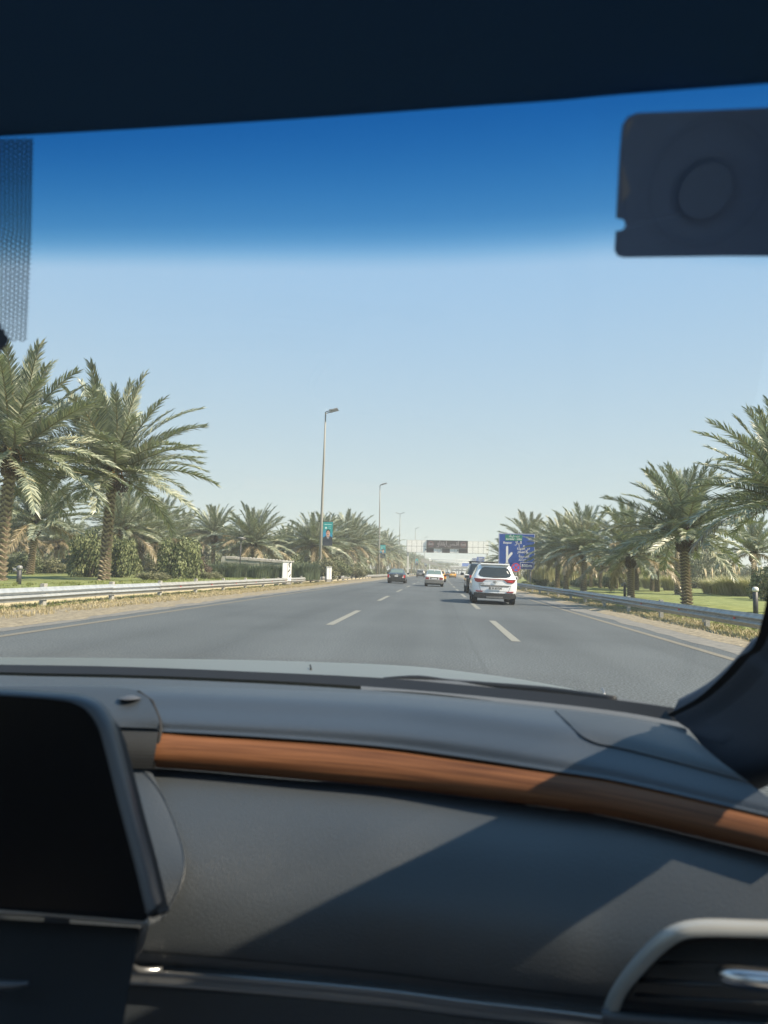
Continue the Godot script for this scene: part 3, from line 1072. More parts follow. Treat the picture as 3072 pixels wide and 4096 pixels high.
func arch(g: Node3D, x: float, z: float, r: float, m: Material, half_w := 0.0) -> void:
	# the dark opening round a wheel
	var st := tool(true)
	var sx := signf(x)
	var o := PackedVector2Array()
	for k in 13:
		var a := PI * k / 12.0
		o.append(Vector2(cos(a) * r * 1.16, r + sin(a) * r * 1.13))
	o.append(Vector2(-r * 1.16, r * 0.72))
	o.append(Vector2(r * 1.16, r * 0.72))
	plate(st, o, Transform3D(Basis(Vector3.UP, PI / 2 * sx), Vector3(x, 0, z)), 0.2)
	part("wheel_arch", done(st), m, g)

func car_base(called: String, label: String, at: Vector3, sh: Dictionary, paint: Material, turn := 0.0) -> Node3D:
	var g := thing(called, label, sh.category, at, turn)
	g.rotation.z = -0.02
	part("body", car_body(sh), paint, g)
	for q in sh.wheels:
		for sx in [-1.0, 1.0]:
			wheel(g, sx * sh.track, q, sh.tyre, 0.225)
			arch(g, sx * (sh.track + 0.012), q, sh.tyre, M.black)
	part("underbody", box_mesh(Vector3(sh.track * 2 - 0.45, 0.2, -sh.rows[-1][0] - 0.5), Vector3(0, sh.rows[1][2] - 0.02, sh.rows[-1][0] / 2)), M.black, g)
	return g

func mirrors(g: Node3D, x: float, y: float, z: float, m: Material) -> void:
	for sx in [-1.0, 1.0]:
		var st := tool(true)
		round_box(st, Vector3(sx * (x + 0.13), y, z), Vector3(0.23, 0.17, 0.12), 0.035)
		var q := part("side_mirror", done(st), m, g)
		part("mirror_glass", box_mesh(Vector3(0.17, 0.12, 0.01), Vector3(sx * (x + 0.14), y, z + 0.063)), M.car_glass, q)

func plate_on(g: Node3D, sh: Dictionary, y: float, s: String, w := 0.46, h := 0.13) -> void:
	var p := part("number_plate", box_mesh(Vector3(w, h, 0.012)), M.number_plate, g, Vector3(0, y, rear_z(sh, 0.0, y) + 0.018))
	if s:
		part("lettering", text(s, 0.078), M.black, p, Vector3(0.02, 0, 0.007))
		part("plate_band", box_mesh(Vector3(0.05, h * 0.9, 0.004)), M.grey_metal, p, Vector3(-w / 2 + 0.035, 0, 0.007))

func build_traffic() -> void:
	white_suv()
	black_suv()
	black_sedan()
	white_sedan()
	grey_suv()
	far_cars()

func white_suv() -> void:
	var sh := {"category": "car", "bulge": 0.09, "cabin": 3, "tyre": 0.36, "track": 0.885, "wheels": [-0.82, -3.5],
		"rows": [[0.0, 0.86, 0.42, 1.06, 0.60, 1.60, 0.62], [-0.14, 0.905, 0.36, 1.07, 0.63, 1.635, 0.52], [-0.5, 0.925, 0.30, 1.05, 0.64, 1.655, 0.22], [-1.2, 0.928, 0.28, 1.02, 0.645, 1.665, 0.0], [-2.2, 0.928, 0.28, 0.99, 0.645, 1.66, 0.0], [-2.75, 0.928, 0.28, 0.97, 0.62, 1.58, 0.0], [-3.4, 0.925, 0.28, 0.98, 0.78, 1.03, 0.0], [-4.1, 0.90, 0.28, 0.88, 0.74, 0.93, 0.0], [-4.4, 0.80, 0.34, 0.72, 0.62, 0.76, 0.0]]}
	var g := car_base("white_suv", "white crossover car with red tail lights ahead in the right lane", on_road(2.37, 29.6), sh, M.car_white, -0.02)
	part("rear_window", rear_patch(sh, [[-0.60, 1.14], [-0.66, 1.22], [-0.60, 1.36], [-0.52, 1.475], [-0.42, 1.505], [0.42, 1.505], [0.52, 1.475], [0.60, 1.36], [0.66, 1.22], [0.60, 1.14], [0.45, 1.10], [0, 1.085], [-0.45, 1.10]], 0.012, 12), M.car_glass, g)
	part("spoiler", box_mesh(Vector3(1.16, 0.05, 0.24), Vector3(0, 1.625, -0.27), Basis(Vector3.RIGHT, -0.1)), M.car_white, g)
	var wiper := part("wiper", rear_patch(sh, [[-0.05, 1.10], [0.30, 1.115], [0.30, 1.13], [-0.06, 1.135]], 0.03, 4), M.black, g)
	wiper.name = "wiper"
	part("windscreen_sticker", rear_patch(sh, [[0.50, 1.29], [0.56, 1.25], [0.52, 1.36], [0.46, 1.37]], 0.02, 2), M.tail_white, g)
	# lights joined by a thin red band across the tailgate
	var lamp := [[0.84, 1.045], [0.80, 0.93], [0.70, 0.885], [0.50, 0.895], [0.38, 0.985], [0.36, 1.02]]
	for q in [lamp, mirrored(lamp)]:
		var l := part("tail_light", rear_patch(sh, q, 0.02, 6), M.tail_red, g)
		var bright := [[0.72, 0.98], [0.70, 0.92], [0.56, 0.925], [0.50, 0.98]]
		if q == lamp: part("reversing_lamp", rear_patch(sh, bright, 0.026, 3), M.tail_bright, l)
	part("light_band", rear_patch(sh, [[-0.5, 1.0], [0.5, 1.0], [0.5, 1.038], [-0.5, 1.038]], 0.016, 8), M.tail_red, g)
	# emblem
	var em := part("emblem", ring_mesh(0.085, 0.052, 0.012, 0.01), M.chrome, g, Vector3(0.0, 0.915, sh.bulge + 0.024))
	part("emblem_letters", text("KIA", 0.05), M.black, em, Vector3(0, 0, 0.002))
	part("model_letters", text("SPORTAGE", 0.032), M.dark_metal, g, Vector3(-0.53, 0.83, rear_z(sh, -0.5, 0.83) + 0.014))
	# tailgate seams, plate recess, bumper
	for q in [[[-0.64, 0.77], [0.64, 0.77], [0.64, 0.785], [-0.64, 0.785]], [[-0.56, 0.535], [0.56, 0.535], [0.56, 0.547], [-0.56, 0.547]]]:
		part("seam", rear_patch(sh, q, 0.004, 8), M.joint, g)
	for sx in [1.0, -1.0]:
		var line := [[0.64 * sx, 0.785], [0.63 * sx, 0.785], [0.55 * sx, 0.54], [0.565 * sx, 0.54]]
		part("seam", rear_patch(sh, line, 0.004, 1), M.joint, g)
	part("recess", rear_patch(sh, [[-0.60, 0.765], [0.60, 0.765], [0.54, 0.715], [-0.54, 0.715]], 0.005, 8), M.bumper_grey, g)
	plate_on(g, sh, 0.66, "22 B 55736", 0.47, 0.115)
	part("bumper", rear_patch(sh, [[-0.84, 0.47], [0.84, 0.47], [0.83, 0.30], [0.60, 0.24], [-0.60, 0.24], [-0.83, 0.30]], 0.03, 10), M.black_trim, g)
	part("skid_plate", rear_patch(sh, [[-0.34, 0.335], [0.34, 0.335], [0.32, 0.265], [-0.32, 0.265]], 0.042, 4), M.bumper_grey, g)
	for sx in [1.0, -1.0]:
		part("fog_light", rear_patch(sh, [[0.76 * sx, 0.555], [0.46 * sx, 0.54], [0.50 * sx, 0.495], [0.74 * sx, 0.50]], 0.02, 3), M.tail_red, g)
		part("side_window", side_patch(sh, [[-0.62, 1.30], [-1.0, 1.12], [-1.75, 1.07], [-1.75, 1.53], [-1.0, 1.53]], sx), M.car_glass, g)
		part("side_window", side_patch(sh, [[-1.82, 1.065], [-2.75, 1.05], [-2.95, 1.10], [-2.55, 1.50], [-1.82, 1.53]], sx), M.car_glass, g)
		part("roof_rail", tube_mesh([Vector3(0.57 * sx, 1.66, -0.5), Vector3(0.57 * sx, 1.71, -0.65), Vector3(0.57 * sx, 1.72, -2.2), Vector3(0.56 * sx, 1.66, -2.4)], 0.02, 6), M.grey_metal, g)
		part("sill", box_mesh(Vector3(0.05, 0.16, 2.0), Vector3(0.925 * sx, 0.36, -2.16)), M.black_trim, g)
	mirrors(g, 0.93, 1.08, -2.75, M.car_white)

func black_suv() -> void:
	var sh := {"category": "car", "bulge": 0.05, "cabin": 3, "tyre": 0.39, "track": 0.93, "wheels": [-0.95, -3.8],
		"rows": [[0.0, 0.94, 0.50, 1.15, 0.72, 1.80, 0.30], [-0.12, 0.97, 0.42, 1.16, 0.74, 1.83, 0.22], [-0.5, 0.98, 0.38, 1.15, 0.76, 1.86, 0.05], [-1.2, 0.98, 0.36, 1.14, 0.76, 1.87, 0.0], [-2.6, 0.98, 0.36, 1.12, 0.75, 1.86, 0.0], [-3.0, 0.98, 0.36, 1.11, 0.73, 1.78, 0.0], [-3.6, 0.97, 0.36, 1.12, 0.85, 1.17, 0.0], [-4.7, 0.94, 0.36, 1.05, 0.80, 1.10, 0.0], [-4.95, 0.86, 0.42, 0.85, 0.7, 0.9, 0.0]]}
	var g := car_base("black_suv", "large black off-road car with a roof rack, half hidden by the white crossover", on_road(2.80, 44.6), sh, M.car_black, 0.0)
	part("rear_window", rear_patch(sh, [[-0.68, 1.22], [0.68, 1.22], [0.62, 1.68], [-0.62, 1.68]], 0.01, 8), M.car_glass, g)
	for sx in [-1.0, 1.0]:
		part("tail_light", rear_patch(sh, [[0.92 * sx, 1.13], [0.60 * sx, 1.10], [0.60 * sx, 0.98], [0.90 * sx, 0.96]], 0.02, 3), M.tail_bright, g)
		part("side_window", side_patch(sh, [[-0.5, 1.22], [-1.45, 1.20], [-1.45, 1.74], [-0.75, 1.74]], sx), M.car_glass, g)
		part("side_window", side_patch(sh, [[-1.52, 1.20], [-3.0, 1.18], [-2.7, 1.72], [-1.52, 1.74]], sx), M.car_glass, g)
		part("roof_rail", tube_mesh([Vector3(0.70 * sx, 1.95, -0.3), Vector3(0.70 * sx, 1.96, -2.4)], 0.025, 6), M.black_trim, g)
		for z in [-0.4, -1.4, -2.3]:
			part("rack_foot", box_mesh(Vector3(0.06, 0.12, 0.1), Vector3(0.70 * sx, 1.90, z)), M.black_trim, g)
	for z in [-0.35, -0.85, -1.35, -1.85, -2.35]:
		part("rack_bar", tube_mesh([Vector3(-0.78, 1.97, z), Vector3(0.78, 1.97, z)], 0.022, 6), M.black_trim, g)
	plate_on(g, sh, 0.9, "")
	part("bumper", rear_patch(sh, [[-0.94, 0.68], [0.94, 0.68], [0.92, 0.45], [-0.92, 0.45]], 0.06, 6), M.black_trim, g)
	mirrors(g, 1.0, 1.18, -3.0, M.car_black)

func sedan_shape(w: float, h: float, l: float, boxy: bool) -> Dictionary:
	var wb := w / 2
	var yt := 0.93 if not boxy else 0.92
	var wr := wb * (0.66 if not boxy else 0.72)
	return {"category": "car", "bulge": 0.07 if not boxy else 0.03, "cabin": 3, "tyre": 0.33 if not boxy else 0.29, "track": wb - 0.03, "wheels": [-0.95 if not boxy else -0.75, -l + 0.95],
		"rows": [[0.0, wb * 0.95, 0.36, yt - 0.02, wb * 0.78, yt + 0.03, 0.3], [-0.15, wb * 0.985, 0.27, yt, wb * 0.80, yt + 0.07, 0.0], [-0.62, wb, 0.22, yt, wb * 0.82, yt + 0.085, 0.0], [-1.25, wb, 0.22, yt, wr, h - 0.04, 0.0], [-1.9, wb, 0.22, yt - 0.01, wr, h, 0.0], [-2.35, wb, 0.22, yt - 0.02, wr, h - 0.03, 0.0], [-3.05, wb, 0.22, yt - 0.03, wb * 0.84, yt + 0.05, 0.0], [-l + 0.35, wb * 0.97, 0.22, yt - 0.16, wb * 0.80, yt - 0.09, 0.0], [-l, wb * 0.85, 0.28, yt - 0.32, wb * 0.68, yt - 0.26, 0.0]]}

func sedan_glass(g: Node3D, sh: Dictionary, m: Material, frame: Material) -> void:
	# rear screen on the slope between boot and roof
	var a: Array = sh.rows[2]
	var b: Array = sh.rows[3]
	var st := tool()
	var rows := []
	for j in 4:
		var t := lerpf(0.08, 0.90, j / 3.0)
		var r := []
		var hw: float = lerpf(a[4], b[4], t) * 0.90
		for k in 7:
			var x := lerpf(-hw, hw, k / 6.0)
			r.append(Vector3(x, lerpf(a[5], b[5], t) + 0.014 - 0.012 * pow(absf(x) / hw, 4.0), lerpf(a[0], b[0], t) + 0.012))
		rows.append(r)
	loft(st, rows)
	part("rear_window", done(st), m, g)
	var s: Array = sh.rows[3]
	var top: float = s[5] - 0.10
	for sx in [-1.0, 1.0]:
		part("side_window", side_patch(sh, [[-1.05, s[3] + 0.04], [-1.78, s[3] + 0.03], [-1.78, top], [-1.32, top - 0.02]], sx), M.car_glass, g)
		part("side_window", side_patch(sh, [[-1.85, s[3] + 0.03], [-2.72, s[3] + 0.03], [-2.35, top], [-1.85, top]], sx), M.car_glass, g)

func black_sedan() -> void:
	var sh := sedan_shape(1.86, 1.47, 4.9, false)
	var g := car_base("black_sedan", "black saloon car with white number plate in the left lane beside the guardrail", on_road(-4.05, 72.0), sh, M.car_black)
	sedan_glass(g, sh, M.car_glass_green, M.car_black)
	var lamp := [[0.86, 0.86], [0.89, 0.70], [0.86, 0.58], [0.74, 0.56], [0.70, 0.70], [0.74, 0.88]]
	var white := [[0.73, 0.86], [0.69, 0.70], [0.735, 0.565], [0.62, 0.565], [0.58, 0.60]]
	for q in [lamp, mirrored(lamp)]: part("tail_light", rear_patch(sh, q, 0.02, 3), M.tail_bright, g)
	for q in [white, mirrored(white)]: part("reversing_lamp", rear_patch(sh, q, 0.022, 3), M.tail_white, g)
	part("chrome_bar", rear_patch(sh, [[-0.37, 0.845], [0.37, 0.845], [0.37, 0.81], [-0.37, 0.81]], 0.025, 6), M.chrome, g)
	part("emblem", box_mesh(Vector3(0.05, 0.1, 0.012), Vector3(0, 0.90, sh.bulge + 0.02)), M.chrome, g)
	plate_on(g, sh, 0.73, "", 0.33, 0.14)
	part("bumper", rear_patch(sh, [[-0.88, 0.565], [0.88, 0.565], [0.87, 0.32], [0.6, 0.27], [-0.6, 0.27], [-0.87, 0.32]], 0.05, 8), M.car_black, g)
	mirrors(g, 0.92, 1.0, -2.6, M.car_black)

func white_sedan() -> void:
	var sh := sedan_shape(1.63, 1.44, 4.05, true)
	var g := car_base("white_sedan", "old boxy white saloon with grey plastic bumper in the middle lane", on_road(-0.22, 61.0), sh, M.car_old_white)
	sedan_glass(g, sh, M.car_glass_green, M.car_old_white)
	for sx in [-1.0, 1.0]:
		part("tail_light", rear_patch(sh, [[0.73 * sx, 0.77], [0.73 * sx, 0.60], [0.44 * sx, 0.60], [0.44 * sx, 0.77]], 0.015, 3), M.tail_red, g)
	part("plate_recess", rear_patch(sh, [[-0.34, 0.80], [0.34, 0.80], [0.34, 0.60], [-0.34, 0.60]], 0.006, 4), M.bumper_grey, g)
	plate_on(g, sh, 0.67, "", 0.46, 0.12)
	part("bumper", rear_patch(sh, [[-0.79, 0.565], [0.79, 0.565], [0.78, 0.36], [0.6, 0.31], [-0.6, 0.31], [-0.78, 0.36]], 0.09, 6), M.bumper_grey, g)
	part("hanging_ornament", box_mesh(Vector3(0.06, 0.1, 0.02), Vector3(0.0, 1.32, -1.0)), M.tail_white, g)
	mirrors(g, 0.83, 0.98, -2.45, M.black_trim)

func grey_suv() -> void:
	var sh := {"category": "car", "bulge": 0.06, "cabin": 3, "tyre": 0.36, "track": 0.9, "wheels": [-0.85, -3.7],
		"rows": [[0.0, 0.90, 0.42, 1.02, 0.68, 1.60, 0.45], [-0.12, 0.93, 0.36, 1.03, 0.70, 1.63, 0.35], [-0.5, 0.94, 0.30, 1.02, 0.70, 1.66, 0.1], [-1.2, 0.94, 0.28, 1.0, 0.70, 1.68, 0.0], [-2.4, 0.94, 0.28, 0.98, 0.70, 1.67, 0.0], [-2.9, 0.94, 0.28, 0.96, 0.68, 1.58, 0.0], [-3.5, 0.93, 0.28, 0.97, 0.8, 1.02, 0.0], [-4.6, 0.85, 0.32, 0.82, 0.7, 0.87, 0.0]]}
	var g := car_base("grey_suv", "distant grey crossover car in the left lane near the gantry leg", on_road(-4.2, 158.0), sh, M.car_grey)
	part("rear_window", rear_patch(sh, [[-0.64, 1.12], [0.64, 1.12], [0.58, 1.50], [-0.58, 1.50]], 0.01, 6), M.car_glass, g)
	part("light_band", rear_patch(sh, [[-0.84, 0.98], [0.84, 0.98], [0.84, 0.90], [-0.84, 0.90]], 0.012, 6), M.rim, g)
	part("bumper", rear_patch(sh, [[-0.88, 0.62], [0.88, 0.62], [0.85, 0.36], [-0.85, 0.36]], 0.03, 6), M.black_trim, g)
	plate_on(g, sh, 0.76, "")
	mirrors(g, 0.95, 1.05, -2.9, M.car_grey)

func far_cars() -> void:
	var sh := sedan_shape(1.72, 1.46, 4.4, false)
	var t := car_base("taxi", "yellow taxi partly hidden behind the old white saloon", on_road(0.22, 91.0), sh, M.car_yellow)
	sedan_glass(t, sh, M.car_glass, M.car_yellow)
	for sx in [-1.0, 1.0]:
		part("tail_light", rear_patch(sh, [[0.80 * sx, 0.88], [0.80 * sx, 0.62], [0.58 * sx, 0.66], [0.58 * sx, 0.84]], 0.015, 3), M.tail_bright, t)
	plate_on(t, sh, 0.73, "", 0.4, 0.13)
	part("bumper", rear_patch(sh, [[-0.8, 0.46], [0.8, 0.46], [0.78, 0.32], [-0.78, 0.32]], 0.04, 4), M.black_trim, t)
	mirrors(t, 0.86, 1.0, -2.5, M.car_yellow)
	var t2 := t.duplicate()
	t2.name = numbered("taxi")
	add_child(t2)
	t2.position = Vector3(4.3, -0.08, -176)
	t2.rotation.y = -0.03
	tag(t2, "far yellow taxi alone in the right lane beside the black off-road car", "car")
	var sb := sedan_shape(1.8, 1.5, 4.5, false)
	var b := car_base("blue_sedan", "tiny dark blue car farthest ahead beside the far taxi", Vector3(3.806, -0.08, -222), sb, M.car_blue, -0.03)
	sedan_glass(b, sb, M.car_glass, M.car_blue)
	for sx in [-1.0, 1.0]:
		part("tail_light", rear_patch(sb, [[0.82 * sx, 0.84], [0.82 * sx, 0.70], [0.58 * sx, 0.72], [0.58 * sx, 0.84]], 0.015, 3), M.tail_red, b)

# ------------------------------------------------------------------ date palms

func frond_mesh(seed_: int, droop: float, pairs: int, dry: bool) -> ArrayMesh:
	# a feather leaf 1 m long: starts at the origin along +z, arches down; leaflets stand in a V
	var r := RandomNumberGenerator.new()
	r.seed = seed_
	var st := tool()
	var pos := Vector3.ZERO
	var spine := []
	var dirs := []
	var n := 24
	var sway := r.randf_range(-0.25, 0.25)
	for i in n + 1:
		var s := float(i) / n
		var a := -droop * pow(s, 1.6)
		var dir := Vector3(sin(sway * s), sin(a), cos(a)).normalized()
		spine.append(pos)
		dirs.append(dir)
		pos += dir / n
	var c_lo := lin_v(0.115, 0.155, 0.125)
	var c_hi := lin_v(0.43, 0.455, 0.335)
	if dry:
		c_lo = lin_v(0.16, 0.13, 0.07)
		c_hi = lin_v(0.30, 0.25, 0.15)
	st.set_color(lin_v(0.20, 0.19, 0.10) if not dry else lin_v(0.26, 0.2, 0.12))
	for i in n:
		var w0 := lerpf(0.014, 0.002, float(i) / n)
		var w1 := lerpf(0.014, 0.002, float(i + 1) / n)
		var a: Vector3 = spine[i]
		var b: Vector3 = spine[i + 1]
		var x := Vector3.RIGHT
		var y := Vector3.DOWN * 0.7
		for v in [a - x * w0, a + x * w0, b + x * w1, a - x * w0, b + x * w1, b - x * w1, a - x * w0, a + y * w0, b + y * w1, a + x * w0, a + y * w0, b + y * w1]:
			st.add_vertex(v)
	for k in pairs:
		for sx in [-1.0, 1.0]:
			var s := lerpf(0.13, 0.995, (k + r.randf_range(-0.3, 0.3)) / pairs)
			var f := clampf(s, 0, 1) * n
			var i := mini(int(f), n - 1)
			var p: Vector3 = spine[i].lerp(spine[i + 1], f - i)
			var t: Vector3 = dirs[i]
			var up := t.cross(Vector3.RIGHT).normalized() * -1.0
			if up.y < 0: up = -up
			var l := 0.168 * clampf(0.45 + s * 3.2, 0, 1) * (1.0 - 0.5 * pow(s, 3.0)) * r.randf_range(0.8, 1.12)
			var ang := lerpf(1.12, 0.5, s) + r.randf_range(-0.12, 0.12)
			var lift := r.randf_range(0.05, 0.6) if not dry else r.randf_range(-0.9, 0.2)
			var out: Vector3 = (Vector3.RIGHT * sx * cos(lift) + up * sin(lift)).normalized()
			var d: Vector3 = (t * cos(ang) + out * sin(ang)).normalized()
			var q: Vector3 = p + d * l * 0.5
			var e: Vector3 = p + d * l + Vector3.DOWN * l * r.randf_range(0.02, 0.28)
			var w := up.cross(d).normalized() * 0.0047
			w = (w + up * r.randf_range(-0.004, 0.004))
			var c := c_lo.lerp(c_hi, r.randf())
			if r.randf() < 0.07: c = c.lerp(lin_v(0.28, 0.24, 0.13), 0.7)
			st.set_color(c)
			for v in [p - w * 0.6, p + w * 0.6, q + w, p - w * 0.6, q + w, q - w, q - w, q + w, e]:
				st.add_vertex(v)
	return done(st)

func make_palm_stock() -> void:
	for k in 8:
		frond_meshes.append(frond_mesh(100 + k, [0.22, 0.42, 0.65, 0.85, 0.35, 0.55, 1.0, 0.75][k], 88, false))
	for k in 3:
		dry_frond_meshes.append(frond_mesh(140 + k, [0.8, 1.15, 1.0][k], 80, true))
	# trunk of 1 m radius-free shape: unit height, old leaf bases in rings
	trunk_mesh = trunk_shape(4.0)
	# the thick collar of cut leaf bases below the crown
	var st := tool()
	var r := RandomNumberGenerator.new()
	r.seed = 77
	for k in 70:
		var a := k * 2.39996
		var y := -0.55 + 0.95 * k / 70.0
		var rad := 0.24 - 0.06 * k / 70.0
		var p := Vector3(cos(a) * rad, y, sin(a) * rad)
		var d := Vector3(cos(a), 0.9 + r.randf() * 0.8, sin(a)).normalized()
		tube(st, [p - d * 0.05, p + d * r.randf_range(0.14, 0.3)], [0.055, 0.025], 5)
	tube(st, [Vector3(0, -0.6, 0), Vector3(0, 0.0, 0), Vector3(0, 0.45, 0)], [0.22, 0.27, 0.12], 10)
	boot_mesh = done(st)
	for v in 3: crown_meshes.append(far_crown(300 + v))

func trunk_shape(h: float) -> ArrayMesh:
	var st := tool(true)
	var rows := []
	var sides := 16
	var n := int(h / 0.028)
	for i in n + 1:
		var y := h * i / n
		var r := []
		for k in sides + 1:
			var a := TAU * (k % sides) / sides
			var ph := fposmod(y / 0.175 + 0.25 * sin(TAU * 4.0 * (k % sides) / sides) + 0.12 * sin(TAU * (k % sides) / sides + y), 1.0)
			var rad := 0.205 * (1.0 + 0.55 * (ph * ph - 0.3)) * (1.0 + 0.18 * pow(1.0 - y / h, 5.0)) * lerpf(1.05, 0.93, y / h)
			r.append(Vector3(cos(a) * rad, y, sin(a) * rad))
		rows.append(r)
	# pale cut leaf bases above dark fibre, ring by ring
	for i in n:
		for k in sides:
			for q in [[0, 0], [1, 0], [1, 1], [0, 0], [1, 1], [0, 1]]:
				var y2: float = h * (i + q[0]) / n
				var k2: int = (k + q[1]) % sides
				var ph2 := fposmod(y2 / 0.175 + 0.25 * sin(TAU * 4.0 * k2 / sides) + 0.12 * sin(TAU * k2 / sides + y2), 1.0)
				st.set_color(lin_v(0.15, 0.12, 0.085).lerp(lin_v(0.47, 0.42, 0.325), smoothstep(0.3, 0.75, ph2)))
				st.set_uv(Vector2(k2, y2))
				st.add_vertex(rows[i + q[0]][k + q[1]])
	return done(st)

func frond_basis(i: int, n: int, r: RandomNumberGenerator, wide: float) -> Array:
	# phyllotaxis: young leaves upright in the middle, old ones hanging outside
	var t := (i + 0.5) / n
	var az := i * 2.39996 + r.randf_range(-0.2, 0.2)
	var el := deg_to_rad(lerpf(87.0, -17.0, pow(t, 1.0)) * wide + r.randf_range(-7.0, 7.0))
	var b := Basis(Vector3.UP, az) * Basis(Vector3.RIGHT, -el) * Basis(Vector3(0, 0, 1), r.randf_range(-0.35, 0.35))
	return [b, t]

func far_crown(seed_: int) -> ArrayMesh:
	var r := RandomNumberGenerator.new()
	r.seed = seed_
	var st := tool()
	var src := []
	for k in 4: src.append(frond_mesh(seed_ + 10 + k, [0.35, 0.6, 0.9, 0.5][k], 44, false))
	var dry := frond_mesh(seed_ + 20, 1.2, 26, true)
	for i in 58:
		var q := frond_basis(i, 58, r, 1.0)
		var l := r.randf_range(0.85, 1.1) * lerpf(0.8, 1.0, clampf(q[1] * 3.0, 0, 1))
		var b: Basis = q[0]
		b = b.scaled_local(Vector3(1.6, 1.6, 1.0)) * l
		st.append_from(dry if q[1] > 0.93 else src[(i * 7 + int(q[1] * 3.0)) % 4], 0, Transform3D(b, Vector3(0, 0.02, 0)))
	st.index()
	return st.commit()

func palm(label: String, at: Vector3, trunk_h: float, length: float, n: int, seed_: int, lean := Vector2.ZERO, thick := 1.0, dates := 0, dryness := 0.08) -> Node3D:
	var g := thing("date_palm", label, "palm tree", at)
	var r := RandomNumberGenerator.new()
	r.seed = seed_
	var t := part("trunk", trunk_mesh, M.trunk, g)
	var h := trunk_h + 0.3
	var up := Vector3(lean.x, h, lean.y)
	t.transform = Transform3D(Basis(Vector3(thick, 0, 0), up / 4.0, Vector3(0, 0, thick)) * Basis(Vector3.UP, r.randf() * TAU), Vector3(0, -0.15, 0))
	var top := up + Vector3(0, -0.2, 0)
	var b0 := part("leaf_bases", boot_mesh, M.boot, g)
	b0.transform = Transform3D(Basis(Vector3.UP, r.randf() * TAU) * thick * 1.05, top)
	n = int(n * 1.12)
	for i in n:
		var q := frond_basis(i, n, r, 1.0)
		var dry: bool = q[1] > 1.0 - dryness or (q[1] > 0.6 and r.randf() < dryness)
		var l := length * r.randf_range(0.86, 1.08) * lerpf(0.88, 1.0, clampf(q[1] * 4.0, 0, 1))
		# upright leaves are straight, outer ones arch
		var pick: int
		if q[1] < 0.22: pick = [0, 4, 1][i % 3]
		elif q[1] < 0.6: pick = [1, 2, 5, 7][i % 4]
		else: pick = [1, 2, 5, 7, 3][i % 5]
		var f := part("dry_frond" if dry else "frond", dry_frond_meshes[i % 3] if dry else frond_meshes[pick], M.dry if dry else M.frond, g)
		f.transform = Transform3D(q[0] * l, top + Vector3(0, 0.22, 0) + q[0] * Vector3(0, 0, 0.06))
	for k in dates:
		var a := r.randf_range(-0.4, 0.9) + k * 1.25 + PI * 0.1
		var c := top + Vector3(sin(a) * 0.62, -0.35 - 0.12 * (k % 2), cos(a) * 0.62)
		var st := tool()
		for j in 60:
			var p := Vector3(r.randfn(0, 0.13), r.randfn(0, 0.2), r.randfn(0, 0.13))
			box(st, c + p, Vector3(0.05, 0.075, 0.05), Basis(Vector3.UP, r.randf() * 3.0), Vector2(0.5, 0.5))
		var dc := part("date_cluster", done(st), M.dates, g)
		st = tool()
		for j in 6:
			tube(st, [top + Vector3(0, 0.25, 0), top + Vector3(sin(a + j * 0.07 - 0.2) * 0.45, 0.45, cos(a + j * 0.07 - 0.2) * 0.45), c + Vector3(0, 0.25, 0)], 0.016, 4)
		part("stalk", done(st), M.stalk, dc)
	return g

func far_palm(label: String, group: String, at: Vector3, trunk_h: float, length: float, turn: float, v: int) -> void:
	var g := thing("date_palm", label, "palm tree", at, turn, group)
	var t := part("trunk", trunk_mesh, M.trunk, g)
	t.scale = Vector3(1.0, (trunk_h + 0.25) / 4.0, 1.0)
	var b := part("leaf_bases", boot_mesh, M.boot, g, Vector3(0, trunk_h, 0))
	b.scale = Vector3.ONE * 1.05
	var c := part("crown", crown_meshes[v % 3], M.frond, g, Vector3(0, trunk_h + 0.2, 0))
	c.scale = Vector3.ONE * length

